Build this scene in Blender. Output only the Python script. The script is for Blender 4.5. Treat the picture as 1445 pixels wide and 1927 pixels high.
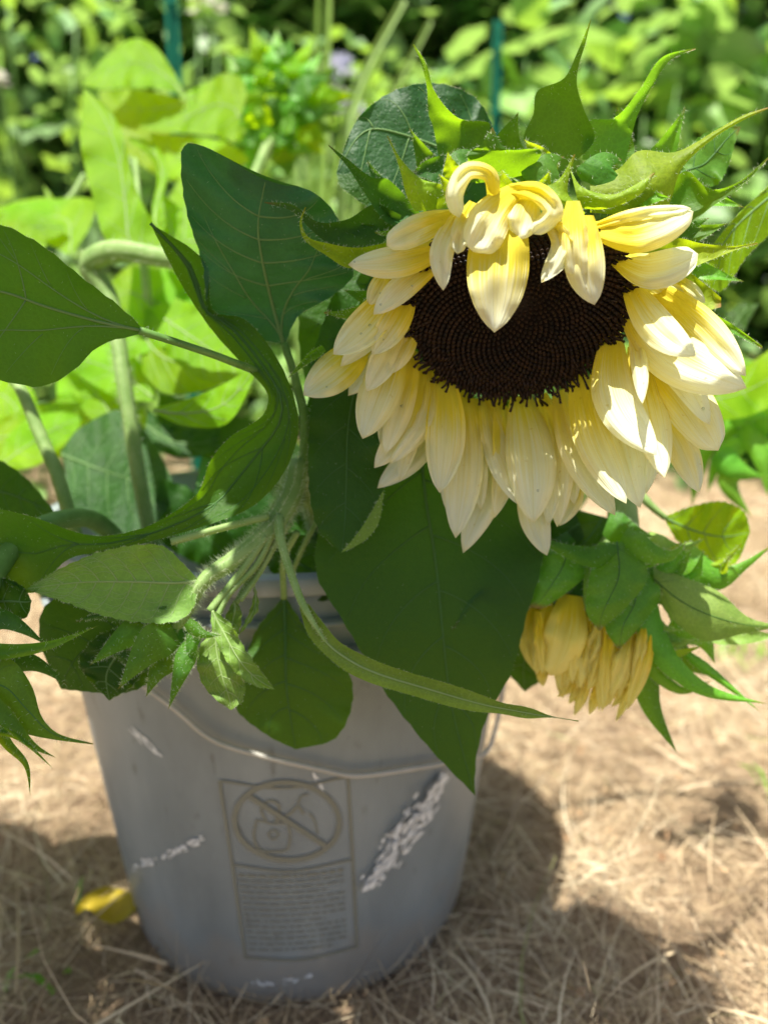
import bpy, math, random
import numpy as np

random.seed(7)
rng = np.random.default_rng(7)
for o in list(bpy.data.objects):
    bpy.data.objects.remove(o)
scene = bpy.context.scene
col = scene.collection

# ------------------------------------------------------------------ camera
CAM = np.array([.068, -.55, .443]); PITCH = math.radians(13.6); FPX = 1450.0
FW = np.array([0, math.cos(PITCH), -math.sin(PITCH)])
UP = np.array([0, math.sin(PITCH), math.cos(PITCH)])
RT = np.array([1.0, 0, 0])
cd = bpy.data.cameras.new('camera')
cam = bpy.data.objects.new('camera', cd); col.objects.link(cam)
cam.location = CAM; cam.rotation_euler = (math.pi/2-PITCH, 0, 0)
cd.sensor_fit = 'VERTICAL'; cd.sensor_height = 36.0; cd.lens = FPX/1927*36
cd.clip_start = .01; cd.clip_end = 200
cd.dof.use_dof = True; cd.dof.focus_distance = .315
cd.dof.aperture_fstop = 5.0; cd.dof.aperture_blades = 0
scene.camera = cam

# ------------------------------------------------------------------ light
SUND = np.array([.17, .19, -1.0])                       # the way the light travels
SUND = SUND/np.linalg.norm(SUND)
sun_el = math.asin(-SUND[2]); sx, sy = -SUND[0], -SUND[1]
world = bpy.data.worlds.new('World'); scene.world = world; world.use_nodes = True
wn = world.node_tree; bg = wn.nodes['Background']
sky = wn.nodes.new('ShaderNodeTexSky'); sky.sky_type = 'NISHITA'; sky.sun_disc = False
sky.sun_elevation = sun_el; sky.sun_rotation = math.atan2(sx, sy)
sky.air_density = 1.0; sky.dust_density = 3.0; sky.ozone_density = 1.0
wn.links.new(sky.outputs[0], bg.inputs[0]); bg.inputs[1].default_value = .072
sl = bpy.data.lights.new('sun', 'SUN'); sl.energy = 5.0; sl.angle = math.radians(.53); sl.color = (1, .965, .86)
so = bpy.data.objects.new('sun', sl); col.objects.link(so)
import mathutils
so.rotation_euler = mathutils.Vector(SUND).to_track_quat('-Z', 'Y').to_euler()
scene.view_settings.view_transform = 'Standard'; scene.view_settings.look = 'None'
scene.view_settings.gamma = 1; scene.view_settings.use_curve_mapping = False
scene.view_settings.exposure = 1.22
scene.render.engine = 'CYCLES'
scene.cycles.max_bounces = 8; scene.cycles.transmission_bounces = 6; scene.cycles.diffuse_bounces = 5

# ------------------------------------------------------------------ helpers
def ray(x, y): return FW + (x-722.5)/FPX*RT - (y-963.5)/FPX*UP
def at(x, y, d): return CAM + d*ray(x, y)               # a traced point and its distance -> the place in the garden
def gnd(x, y, z=0.0):
    r = ray(x, y); return CAM + r*((z-CAM[2])/r[2])

BH, BRB, BRT = .315, .130, .168
def brad(z): return BRB + (BRT-BRB)*z/BH
def on_bucket(x, y, off=.0008):
    r = ray(x, y); t = .3
    # solve |xy| = brad(z)+off
    def F(t):
        p = CAM+t*r; return math.hypot(p[0], p[1])-brad(p[2])-off
    lo, hi = .25, None
    for k in range(400):
        t = .25+k*.002
        if F(t) < 0: hi = t; break
    if hi is None: t = -(CAM[0]*r[0]+CAM[1]*r[1])/(r[0]**2+r[1]**2); return CAM+t*r
    lo = hi-.002
    for k in range(20):
        m = (lo+hi)/2
        if F(m) < 0: hi = m
        else: lo = m
    return CAM+hi*r

def tag(o, label=None, cat=None, group=None, kind=None):
    if label: o['label'] = label
    if cat: o['category'] = cat
    if group: o['group'] = group
    if kind: o['kind'] = kind
    return o
def empty(name, loc, label, cat, group=None):
    o = bpy.data.objects.new(name, None); col.objects.link(o); o.location = loc; o.empty_display_size = .05
    return tag(o, label, cat, group)
def origin(o):
    p = np.zeros(3)
    while o is not None:
        p = p+np.array(o.location); o = o.parent
    return p
def mesh(name, V, F, mat, parent=None, uv=None, smooth=True, loc=None, kind=None):
    """one mesh object; V are world points, moved under the parent's origin"""
    V = np.asarray(V, float)
    org = origin(parent) if parent is not None else (np.array(loc) if loc is not None else np.zeros(3))
    me = bpy.data.meshes.new(name); W = V-org
    F = [list(map(int, f)) for f in F] if not isinstance(F, np.ndarray) else F
    if isinstance(F, np.ndarray):
        n = F.shape[1]
        me.vertices.add(len(W)); me.vertices.foreach_set('co', W.ravel().astype(np.float32))
        me.loops.add(F.size); me.loops.foreach_set('vertex_index', F.ravel().astype(np.int32))
        me.polygons.add(len(F)); me.polygons.foreach_set('loop_start', np.arange(0, F.size, n, dtype=np.int32))
        me.update(calc_edges=True)
    else:
        me.from_pydata(W.tolist(), [], F)
    if uv is not None:
        lay = me.uv_layers.new(name='UVMap')
        li = np.empty(len(me.loops), np.int32); me.loops.foreach_get('vertex_index', li)
        lay.data.foreach_set('uv', np.asarray(uv)[li].ravel().astype(np.float32))
    if smooth: me.polygons.foreach_set('use_smooth', np.ones(len(me.polygons), bool))
    if mat: me.materials.append(mat)
    me.update()
    o = bpy.data.objects.new(name, me); col.objects.link(o)
    if parent is not None: o.parent = parent
    elif loc is not None: o.location = loc
    if kind: o['kind'] = kind
    return o

class MB:
    def __init__(s): s.V = []; s.F = []; s.U = []; s.n = 0
    def add(s, V, F, U=None):
        V = np.asarray(V, float); s.V.append(V)
        s.F += [[i+s.n for i in f] for f in F]
        s.U.append(np.zeros((len(V), 2)) if U is None else np.asarray(U)); s.n += len(V)
    def build(s, name, mat, parent=None, smooth=True, loc=None, kind=None):
        return mesh(name, np.concatenate(s.V), s.F, mat, parent, np.concatenate(s.U), smooth, loc, kind)

def spl(pts, n):
    """Catmull-Rom through pts, n samples at even chord spacing"""
    P = np.asarray(pts, float)
    if len(P) == 2: 
        t = np.linspace(0, 1, n)[:, None]; return P[0]*(1-t)+P[1]*t
    c = np.concatenate([[0], np.cumsum(np.maximum(1e-6, np.linalg.norm(np.diff(P[:, :2] if P.shape[1] > 2 and abs(P[:, :2]).max() > 10 else P, axis=0), axis=1)))])
    c /= c[-1]; T = np.linspace(0, 1, n); out = []
    Q = np.vstack([2*P[0]-P[1], P, 2*P[-1]-P[-2]])
    for t in T:
        i = min(len(P)-2, int(np.searchsorted(c, t, 'right')-1)); i = max(i, 0)
        s = (t-c[i])/(c[i+1]-c[i])
        h1 = c[i+1]-c[i]
        m0 = (Q[i+2]-Q[i])/((c[i+1]-(c[i-1] if i > 0 else c[i]-h1)))*h1
        m1 = (Q[i+3]-Q[i+1])/(((c[i+2] if i+2 < len(P) else c[i+1]+h1)-c[i]))*h1
        p0, p1 = Q[i+1], Q[i+2]
        out.append((2*s**3-3*s**2+1)*p0+(s**3-2*s**2+s)*m0+(-2*s**3+3*s**2)*p1+(s**3-s**2)*m1)
    return np.array(out)

def grid_faces(nu, nv, wrap=False):
    F = []
    m = nv if wrap else nv-1
    for i in range(nu-1):
        for j in range(m):
            k = (j+1) % nv
            F.append([i*nv+j, i*nv+k, (i+1)*nv+k, (i+1)*nv+j])
    return F

def tube_data(P, r, ns=8):
    P = np.asarray(P, float); n = len(P); r = np.broadcast_to(np.asarray(r, float), (n,))
    T = np.gradient(P, axis=0); T /= np.linalg.norm(T, axis=1)[:, None]+1e-12
    a = np.cross(T[0], [0, 0, 1.0]); 
    if np.linalg.norm(a) < .1: a = np.cross(T[0], [1.0, 0, 0])
    a /= np.linalg.norm(a); V = []; U = []; N = []
    for i in range(n):
        a = a-T[i]*(a@T[i]); a /= np.linalg.norm(a); b = np.cross(T[i], a)
        for k in range(ns):
            w = 2*math.pi*k/ns; d = math.cos(w)*a+math.sin(w)*b
            V.append(P[i]+r[i]*d); U.append((i/(n-1), k/ns)); N.append(d)
    F = grid_faces(n, ns, True)
    F.append(list(range(ns))[::-1]); F.append([(n-1)*ns+k for k in range(ns)])
    return np.array(V), F, U, np.array(N)

def hair_mesh(name, B, D, L, w, mat, parent):
    """thin tapering hairs: roots B, directions D, lengths L"""
    B = np.asarray(B); D = np.asarray(D); D = D/(np.linalg.norm(D, axis=1)[:, None]+1e-9)
    n = len(B); L = np.asarray(L)[:, None]
    S = np.cross(D, FW+rng.normal(0, .1, (n, 3))); S /= np.linalg.norm(S, axis=1)[:, None]+1e-9
    bend = rng.normal(0, .18, (n, 3))
    m = B+D*L*.55+bend*L*.25; e = B+D*L+bend*L*.8
    V = np.stack([B-S*w, B+S*w, m+S*w*.7, m-S*w*.7, e], 1).reshape(-1, 3)
    F = []
    for i in range(n):
        k = i*5; F += [[k, k+1, k+2, k+3], [k+3, k+2, k+4]]
    return mesh(name, V, F, mat, parent, kind='stuff')

# ------------------------------------------------------------------ materials
def new_mat(name):
    m = bpy.data.materials.new(name); m.use_nodes = True; nt = m.node_tree
    for n in list(nt.nodes):
        if n.type == 'BSDF_PRINCIPLED': nt.nodes.remove(n)
    return m, nt, nt.nodes['Material Output']
def N(nt, typ, **kw):
    n = nt.nodes.new(typ)
    for k, v in kw.items():
        if k.startswith('i_'): n.inputs[k[2:].replace('_', ' ')].default_value = v
        else: setattr(n, k, v)
    return n
def ramp(nt, fac, stops):
    r = N(nt, 'ShaderNodeValToRGB'); e = r.color_ramp.elements
    while len(e) < len(stops): e.new(.5)
    for i, (p, c) in enumerate(stops):
        e[i].position = p; e[i].color = tuple(c)+(1,) if len(c) == 3 else c
    nt.links.new(fac, r.inputs[0]); return r.outputs[0]
def mixc(nt, fac, a, b, mode='MIX'):
    m = N(nt, 'ShaderNodeMix', data_type='RGBA', blend_type=mode)
    for s, v in ((0, fac), (6, a), (7, b)):
        if isinstance(v, (int, float)): m.inputs[s].default_value = v
        elif isinstance(v, tuple): m.inputs[s].default_value = v if len(v) == 4 else v+(1,)
        else: nt.links.new(v, m.inputs[s])
    return m.outputs[2]

def leaf_mat(name, c1, c2, trans, tcol, rough=.5, bump=.25, noise=60, spec=.35, under=None, tipc=None):
    m, nt, out = new_mat(name); L = nt.links
    tc = N(nt, 'ShaderNodeTexCoord'); oi = N(nt, 'ShaderNodeObjectInfo')
    no = N(nt, 'ShaderNodeTexNoise', i_Scale=noise, i_Detail=4.0, i_Roughness=.6); L.new(tc.outputs['Object'], no.inputs[0])
    cr = ramp(nt, no.outputs[0], [(.32, c1), (.68, c2)])
    # small cells between the finest veins
    vo = N(nt, 'ShaderNodeTexVoronoi', feature='DISTANCE_TO_EDGE', i_Scale=420.0); L.new(tc.outputs['Object'], vo.inputs['Vector'])
    ve = ramp(nt, vo.outputs[0], [(0, (1.22, 1.22, 1.1)), (.12, (1, 1, 1))])
    cr = mixc(nt, 1.0, cr, ve, 'MULTIPLY')
    hs = N(nt, 'ShaderNodeHueSaturation'); mr = N(nt, 'ShaderNodeMapRange', i_To_Min=.8, i_To_Max=1.25); L.new(oi.outputs['Random'], mr.inputs[0])
    mh = N(nt, 'ShaderNodeMapRange', i_To_Min=.485, i_To_Max=.51); L.new(oi.outputs['Random'], mh.inputs[0])
    L.new(mr.outputs[0], hs.inputs['Value']); L.new(mh.outputs[0], hs.inputs['Hue']); L.new(cr, hs.inputs['Color']); cr = hs.outputs[0]
    if under:
        ge = N(nt, 'ShaderNodeNewGeometry'); cr = mixc(nt, ge.outputs['Backfacing'], cr, under)
    if tipc:
        uvn = N(nt, 'ShaderNodeUVMap'); sp = N(nt, 'ShaderNodeSeparateXYZ'); L.new(uvn.outputs[0], sp.inputs[0])
        tf = ramp(nt, sp.outputs[0], [(.9, (0, 0, 0)), (.98, (1, 1, 1))]); cr = mixc(nt, tf, cr, tipc)
    b1 = N(nt, 'ShaderNodeBump', i_Strength=bump, i_Distance=.0006); L.new(vo.outputs[0], b1.inputs['Height'])
    n2 = N(nt, 'ShaderNodeTexNoise', i_Scale=noise*4, i_Detail=3.0); L.new(tc.outputs['Object'], n2.inputs[0])
    b2 = N(nt, 'ShaderNodeBump', i_Strength=bump*1.5, i_Distance=.0012); L.new(n2.outputs[0], b2.inputs['Height']); L.new(b1.outputs[0], b2.inputs['Normal'])
    p = N(nt, 'ShaderNodeBsdfPrincipled', i_Roughness=rough); p.inputs['Specular IOR Level'].default_value = spec
    L.new(cr, p.inputs['Base Color']); L.new(b2.outputs[0], p.inputs['Normal'])
    t = N(nt, 'ShaderNodeBsdfTranslucent'); tv = mixc(nt, .5, tcol, mixc(nt, 1.0, ve, tcol, 'MULTIPLY')); L.new(tv, t.inputs[0])
    mx = N(nt, 'ShaderNodeMixShader'); mx.inputs[0].default_value = trans
    L.new(p.outputs[0], mx.inputs[1]); L.new(t.outputs[0], mx.inputs[2]); L.new(mx.outputs[0], out.inputs[0])
    return m

M = {}
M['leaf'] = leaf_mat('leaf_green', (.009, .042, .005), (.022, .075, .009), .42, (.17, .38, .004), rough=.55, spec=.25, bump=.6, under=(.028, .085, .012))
M['leaf_pale'] = leaf_mat('leaf_pale', (.11, .21, .035), (.17, .29, .055), .38, (.33, .55, .03), rough=.6)
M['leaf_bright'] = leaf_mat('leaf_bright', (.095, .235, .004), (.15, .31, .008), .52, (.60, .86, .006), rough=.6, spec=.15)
M['leaf_blue'] = leaf_mat('leaf_blue', (.008, .05, .020), (.022, .088, .036), .3, (.12, .40, .012), rough=.58, spec=.42, bump=.5)
M['leaf_mid'] = leaf_mat('leaf_mid', (.022, .085, .006), (.04, .13, .010), .44, (.26, .52, .004), rough=.55, spec=.25, bump=.6, under=(.04, .11, .012))
M['bract'] = leaf_mat('bract_green', (.035, .115, .015), (.07, .18, .025), .45, (.34, .6, .010), rough=.55, spec=.25, noise=90, tipc=(.16, .06, .035))
M['bract_yellow'] = leaf_mat('bract_yellow_green', (.15, .25, .012), (.23, .34, .02), .45, (.55, .70, .01), rough=.55, spec=.25, noise=90, tipc=(.22, .09, .03))
M['bract_dark'] = leaf_mat('bract_dark', (.015, .06, .014), (.035, .11, .02), .35, (.2, .42, .010), rough=.55, spec=.25, noise=90, tipc=(.12, .04, .03))
M['yellowed'] = leaf_mat('yellowed_leaf', (.36, .30, .02), (.46, .37, .03), .3, (.7, .6, .02), rough=.6)
for k, (a, b, tcx) in dict(gard1=((.10, .23, .07), (.20, .35, .14), (.45, .7, .14)), gard2=((.12, .27, .05), (.24, .41, .10), (.52, .8, .08)),
                      gard3=((.05, .13, .035), (.09, .21, .06), (.22, .48, .06))).items():
    M[k] = leaf_mat(k, a, b, .33, tcx, rough=.45, noise=20, spec=.5)

M['bract_bright'] = leaf_mat('bract_bright', (.08, .24, .02), (.13, .32, .03), .42, (.35, .72, .02), rough=.42, noise=90, tipc=(.25, .12, .05))
def simple(name, c, rough=.6, c2=None, scale=200, trans=None, tf=.4, spec=.3, bump=0, stretch=None):
    m, nt, out = new_mat(name); L = nt.links
    p = N(nt, 'ShaderNodeBsdfPrincipled', i_Roughness=rough); p.inputs['Specular IOR Level'].default_value = spec
    if c2:
        tc = N(nt, 'ShaderNodeTexCoord'); no = N(nt, 'ShaderNodeTexNoise', i_Scale=scale, i_Detail=4.0)
        if stretch:
            mp = N(nt, 'ShaderNodeMapping'); mp.inputs['Scale'].default_value = stretch; L.new(tc.outputs['UV'], mp.inputs[0]); L.new(mp.outputs[0], no.inputs[0])
        else: L.new(tc.outputs['Object'], no.inputs[0])
        cc = ramp(nt, no.outputs[0], [(.35, c), (.65, c2)]); L.new(cc, p.inputs['Base Color'])
        if bump:
            b = N(nt, 'ShaderNodeBump', i_Strength=bump, i_Distance=.001); L.new(no.outputs[0], b.inputs['Height']); L.new(b.outputs[0], p.inputs['Normal'])
    else: p.inputs['Base Color'].default_value = tuple(c)+(1,)
    if trans:
        t = N(nt, 'ShaderNodeBsdfTranslucent'); t.inputs[0].default_value = tuple(trans)+(1,)
        mx = N(nt, 'ShaderNodeMixShader'); mx.inputs[0].default_value = tf
        L.new(p.outputs[0], mx.inputs[1]); L.new(t.outputs[0], mx.inputs[2]); L.new(mx.outputs[0], out.inputs[0])
    else: L.new(p.outputs[0], out.inputs[0])
    return m
M['vein'] = simple('vein_pale', (.17, .30, .10), .55, trans=(.3, .5, .08), tf=.3)
M['vein_light'] = simple('vein_light', (.33, .45, .18), .6, trans=(.5, .65, .2), tf=.35)
M['vein_faint'] = simple('vein_faint', (.07, .17, .04), .55, trans=(.2, .42, .04), tf=.3)
M['stem'] = simple('stem_green', (.10, .22, .045), .5, (.17, .32, .08), 120, trans=(.3, .5, .05), tf=.2, bump=.3)
M['stem_pale'] = simple('stem_pale', (.20, .33, .09), .55, (.30, .43, .15), 120, trans=(.4, .55, .1), tf=.25, bump=.3)
M['hair'] = simple('plant_hair', (.62, .70, .48), .5, trans=(.8, .85, .6), tf=.55)
M['hair_dim'] = simple('plant_hair_dim', (.35, .45, .26), .5, trans=(.5, .6, .35), tf=.5)
M['straw'] = None
M['anther'] = simple('anther_dark', (.012, .006, .004), .45, (.03, .012, .006), 300)

def petal_mat(name, base, tip, tbase, ttip, tf=.42):
    m, nt, out = new_mat(name); L = nt.links
    uv = N(nt, 'ShaderNodeUVMap'); sp = N(nt, 'ShaderNodeSeparateXYZ'); L.new(uv.outputs[0], sp.inputs[0])
    oi = N(nt, 'ShaderNodeObjectInfo')
    mp = N(nt, 'ShaderNodeMapping'); mp.inputs['Scale'].default_value = (1.6, 26, 1); L.new(uv.outputs[0], mp.inputs[0])
    ad = N(nt, 'ShaderNodeVectorMath', operation='ADD'); L.new(mp.outputs[0], ad.inputs[0])
    cx = N(nt, 'ShaderNodeCombineXYZ'); mu = N(nt, 'ShaderNodeMath', operation='MULTIPLY'); mu.inputs[1].default_value = 50; L.new(oi.outputs['Random'], mu.inputs[0]); L.new(mu.outputs[0], cx.inputs[2]); L.new(cx.outputs[0], ad.inputs[1])
    no = N(nt, 'ShaderNodeTexNoise', i_Scale=1.0, i_Detail=3.0); L.new(ad.outputs[0], no.inputs[0])
    # yellow flush at the base, deeper in the furrows
    f = N(nt, 'ShaderNodeMath', operation='ADD'); L.new(sp.outputs[0], f.inputs[0])
    m2 = N(nt, 'ShaderNodeMath', operation='MULTIPLY_ADD'); m2.inputs[1].default_value = .55; m2.inputs[2].default_value = -.27; rv = N(nt, 'ShaderNodeMapRange', i_To_Min=-.42, i_To_Max=-.14); L.new(oi.outputs['Random'], rv.inputs[0]); L.new(rv.outputs[0], m2.inputs[2]); L.new(no.outputs[0], m2.inputs[0]); L.new(m2.outputs[0], f.inputs[1])
    c = ramp(nt, f.outputs[0], [(.26, base), (.48, tuple(.55*a_+.45*b_ for a_, b_ in zip(tip, base))), (.84, tip)])
    tcx = ramp(nt, f.outputs[0], [(.2, tbase), (.8, ttip)])
    # the point of each petal is a little yellower, and the mid lines too
    tp = ramp(nt, sp.outputs[0], [(.93, (0, 0, 0)), (1.0, (.6, .6, .6))]); c = mixc(nt, tp, c, (.75, .6, .2))
    wv = N(nt, 'ShaderNodeMath', operation='PINGPONG'); wv.inputs[1].default_value = .25; L.new(sp.outputs[1], wv.inputs[0])
    rl = ramp(nt, wv.outputs[0], [(.0, (.93, .88, .62)), (.035, (1, 1, 1))]); c = mixc(nt, .8, c, rl, 'MULTIPLY')
    st = ramp(nt, no.outputs[0], [(.3, (.94, .93, .88)), (.7, (1.03, 1.03, 1.03))]); c = mixc(nt, 1.0, c, st, 'MULTIPLY')
    tc2 = N(nt, 'ShaderNodeTexCoord'); sn = N(nt, 'ShaderNodeTexNoise', i_Scale=420.0, i_Detail=2.0); L.new(tc2.outputs['Object'], sn.inputs[0])
    spk = ramp(nt, sn.outputs[0], [(.24, (.78, .68, .42)), (.29, (1, 1, 1))]); c = mixc(nt, 1.0, c, spk, 'MULTIPLY')
    bp = N(nt, 'ShaderNodeBump', i_Strength=.6, i_Distance=.0010); L.new(no.outputs[0], bp.inputs['Height'])
    p = N(nt, 'ShaderNodeBsdfPrincipled', i_Roughness=.62); p.inputs['Specular IOR Level'].default_value = .16
    p.inputs['Sheen Weight'].default_value = .15
    L.new(c, p.inputs['Base Color']); L.new(bp.outputs[0], p.inputs['Normal'])
    t = N(nt, 'ShaderNodeBsdfTranslucent'); L.new(tcx, t.inputs[0]); L.new(bp.outputs[0], t.inputs['Normal'])
    mx = N(nt, 'ShaderNodeMixShader'); mx.inputs[0].default_value = tf
    L.new(p.outputs[0], mx.inputs[1]); L.new(t.outputs[0], mx.inputs[2]); L.new(mx.outputs[0], out.inputs[0])
    return m
M['petal'] = petal_mat('petal_cream', (.84, .70, .05), (.86, .88, .72), (.90, .78, .03), (.90, .92, .60), .46)
M['petal_yellow'] = petal_mat('petal_yellow', (.88, .68, .025), (.91, .86, .30), (.92, .76, .01), (.94, .90, .22), .42)

# ------------------------------------------------------------------ blades: leaves, bracts, petals
def blade(name, parent, mat, Lp, Rp, d, Mp=None, fold=0.0, nu=26, nv=13, wave=0.0, wfreq=5, teeth=0.0, veins=None,
          vmat=None, hairs=0, hlen=.0013, hmat=None, seed=None, edge=0.0, ribs=0.0, roll=0.0, vr=.00035, nlat=6, curlr=None, tilt=0.0, label=None, crink=0.0):
    """a curved sheet lofted between two traced margins; d = distances along it; fold > 0 pushes the midrib away"""
    r = np.random.default_rng(seed if seed is not None else int(rng.integers(1e9)))
    A = spl([p[:2] for p in Lp], nu); B = spl([p[:2] for p in Rp], nu)
    dd = np.interp(np.linspace(0, 1, nu), np.linspace(0, 1, len(d)), d) if hasattr(d, '__len__') else np.full(nu, float(d))
    k = np.array([.25, .5, .25])
    dd = np.convolve(np.pad(dd, 2, 'edge'), k, 'same')[2:-2]
    C = spl(Mp, nu) if Mp is not None else (A+B)/2
    u = np.linspace(0, 1, nu); v = np.linspace(0, 1, nv)
    G = np.zeros((nu, nv, 3)); wd = np.linalg.norm(A-B, axis=1)
    yc_ = (A[:, 1].mean()+B[:, 1].mean())/2; wmax = wd.max()+1e-6; ph = r.uniform(0, 6.28, 4)
    for i in range(nu):
        for j in range(nv):
            s = v[j]
            # quadratic through A, C, B
            p = A[i]*(1-s)*(1-2*s)+C[i]*4*s*(1-s)+B[i]*s*(2*s-1)
            e = abs(2*s-1); g = wd[i]/wmax
            dep = dd[i]+fold*g*(1-e*e)+roll*(s-.5)*g
            dep += edge*g*max(0, e-.75)*4*(1)
            if wave: dep += wave*g*(e**1.5)*math.sin(wfreq*6.28*u[i]+ph[0]+(2.1 if s > .5 else 0))*(.6+.4*math.sin(3.1*u[i]*6.28+ph[1]))
            if wave: dep += wave*.35*g*math.sin(9*u[i]+ph[2])*math.sin(7*s+ph[3])
            if tilt: dep += tilt*(yc_-p[1])/FPX*dd[i]
            if crink: dep += crink*g*(.3+e)*(math.sin(17*u[i]+ph[1]+2*s)*math.sin(5*s+ph[0])+.6*math.sin(31*u[i]+ph[3]-3*s)*e*e)
            if ribs: dep += ribs*min(1, g*1.2)*math.sin(math.pi*4*s+math.pi/2)*(math.sin(math.pi*min(1, u[i]*1.1))**.5 if 0 < u[i] < .9 else .3)
            if teeth and (j == 0 or j == nv-1) and 0 < i < nu-1:
                q = (A[i]-B[i])/(wd[i]+1e-6)*(1 if j == 0 else -1); p = p+q*teeth*(i % 3-1)*r.uniform(.4, 1)
            G[i, j] = at(p[0], p[1], dep)
    V = G.reshape(-1, 3); U = np.array([(a, b) for a in u for b in v])
    o = mesh(name, V, np.array(grid_faces(nu, nv)), mat, parent, U)
    if label: o['label'] = label
    Nn = np.cross(np.gradient(G, axis=0), np.gradient(G, axis=1)); Nn /= np.linalg.norm(Nn, axis=2)[:, :, None]+1e-12
    flip = np.sign(-(Nn@FW)); flip[flip == 0] = 1
    def S(uu, vv):
        x = np.clip(uu, 0, 1)*(nu-1); y = np.clip(vv, 0, 1)*(nv-1)
        i = min(int(x), nu-2); j = min(int(y), nv-2); a = x-i; b = y-j
        return (G[i, j]*(1-a)*(1-b)+G[i+1, j]*a*(1-b)+G[i, j+1]*(1-a)*b+G[i+1, j+1]*a*b)
    if veins:
        mb = MB()
        def strand(pts, r0, r1, ns=5):
            P = np.array([S(*q) for q in pts]); 
            if np.linalg.norm(P[-1]-P[0]) < 1e-4: return
            V, F, U2, _ = tube_data(P, np.linspace(r0, r1, len(P)), ns); mb.add(V, F, U2)
        strand([(t, .5) for t in np.linspace(0.0, .985, 40)], vr*2.0, vr*.4, 6)
        for sd in (-1, 1):
            for q in range(nlat):
                if veins == 'palmate':
                    if q == 0:
                        pts = [(.02+t*.62+.05*math.sin(t*3), .5+sd*(.36*t**.75)) for t in np.linspace(0, 1, 22)]
                        strand(pts, vr*1.1, vr*.3); 
                        for w in range(3):
                            t0 = .25+.2*w; b0 = (.02+t0*.62, .5+sd*.36*t0**.75)
                            strand([(b0[0]+.10*t, b0[1]+sd*(.97*.5+.5*0-(b0[1]-.5)*sd)*.9*t**1.1) for t in np.linspace(0, 1, 9)], vr*.5, vr*.15)
                        continue
                    u0 = .22+.7*q/nlat
                else: u0 = .04+.85*q/nlat+(.02 if sd > 0 else 0)
                du = (.22 if veins != 'palmate' else .16)*(1-u0*.5)
                pts = [(u0+du*(t*.6+.4*t*t), .5+sd*.48*t) for t in np.linspace(0, .97, 12)]
                pts = [p for p in pts if p[0] < .99]
                if len(pts) > 3: strand(pts, vr*.85, vr*.2)
                if veins == 'net':
                    for w in range(4):   # cross veins between laterals
                        t0 = .18+.2*w+r.uniform(-.04, .04); b0 = (u0+du*(t0*.6+.4*t0*t0), .5+sd*.48*t0)
                        st = .85/nlat
                        strand([(b0[0]+st*t, b0[1]+sd*(.05*math.sin(t*3)+.03*t)) for t in np.linspace(0, 1, 6) if b0[0]+st*t < .98], vr*.35, vr*.25, 4)
        if mb.n: mb.build('vein', vmat or M['vein'], o)
    if hairs:
        n = hairs; e = r.integers(0, 2, n); uu = r.uniform(.02, .97, n)
        B0 = []; D0 = []
        for a, b in zip(uu, e):
            vv = float(b); p = S(a, vv); q = S(a, .5); o1 = p-q; o1 /= np.linalg.norm(o1)+1e-9
            tn = S(min(1, a+.03), vv)-S(max(0, a-.03), vv); tn /= np.linalg.norm(tn)+1e-9
            B0.append(p); D0.append(o1*1.0+tn*r.normal(.15, .35)+r.normal(0, .35, 3)-FW*.2)
        n2 = int(n*.5)
        for _ in range(n2):
            a, vv = r.uniform(.02, .95), r.uniform(.02, .98); i = int(a*(nu-1)); j = int(vv*(nv-1))
            nn = Nn[i, j]*flip[i, j]; B0.append(S(a, vv)); D0.append(nn*.8+r.normal(0, .5, 3)-UP*.1)
        hair_mesh('fine_hairs', B0, D0, r.uniform(.5, 1.15, len(B0))*hlen, .000058, hmat or M['hair'], o)
    return o

def margins(cl, W, prof, n=9, asym=0):
    C = spl(cl, n); T = np.gradient(C, axis=0); T /= np.linalg.norm(T, axis=1)[:, None]+1e-9
    Nn = np.stack([T[:, 1], -T[:, 0]], 1); w = np.array([prof(t) for t in np.linspace(0, 1, n)])*W
    return C+Nn*w[:, None]*(1+asym), C-Nn*w[:, None]*(1-asym), C
def pprof(t, base=.5, mx=.55, tip=.75):
    if t < mx: return base+(1-base)*math.sin(t/mx*math.pi/2)
    return max(0.0, 1-((t-mx)/(1-mx))**2.1)**tip
def bprof(t, mx=.25):
    if t < mx: return .7+.3*math.sin(t/mx*math.pi/2)
    s = (t-mx)/(1-mx); return max(.0, (1-s)**1.25*(1+.35*s)) 
def petal(parent, cl, W, d, mat=None, fold=-.002, base=.5, mx=.52, tip=.72, ribs=.0009, wave=.0024, asym=0, roll=0, name='petal', edge=0, label=None, wfreq=1.3, crink=0.0):
    A, B, C = margins(cl, W, lambda t: pprof(t, base, mx, tip), 15, asym)
    return blade(name, parent, mat or M['petal'], A, B, d, fold=fold, nu=26, nv=17, ribs=ribs, wave=wave, wfreq=wfreq, roll=roll, edge=edge, label=label, crink=crink)
def bract(parent, cl, W, d, mat=None, fold=.003, mx=.25, hairs=70, roll=0, wave=.001, label=None, name='bract', asym=0, hmat=None):
    A, B, C = margins(cl, W, lambda t: bprof(t, mx), 17, asym)
    return blade(name, parent, mat or M['bract'], A, B, d, fold=fold, nu=30, nv=9, wave=wave, wfreq=2, hairs=hairs, roll=roll, label=label, hlen=.0016, hmat=hmat)
def bract2(parent, Lp, Rp, d, mat=None, fold=.003, hairs=90, roll=0, wave=.001, veins=None, name='bract', Mp=None):
    return blade(name, parent, mat or M['bract'], Lp, Rp, d, Mp=Mp, fold=fold, nu=34, nv=11, wave=wave, wfreq=2, hairs=hairs, roll=roll, hlen=.0016, veins=veins, vmat=M['vein_faint'], nlat=1, vr=.0002, crink=.0008)
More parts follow.
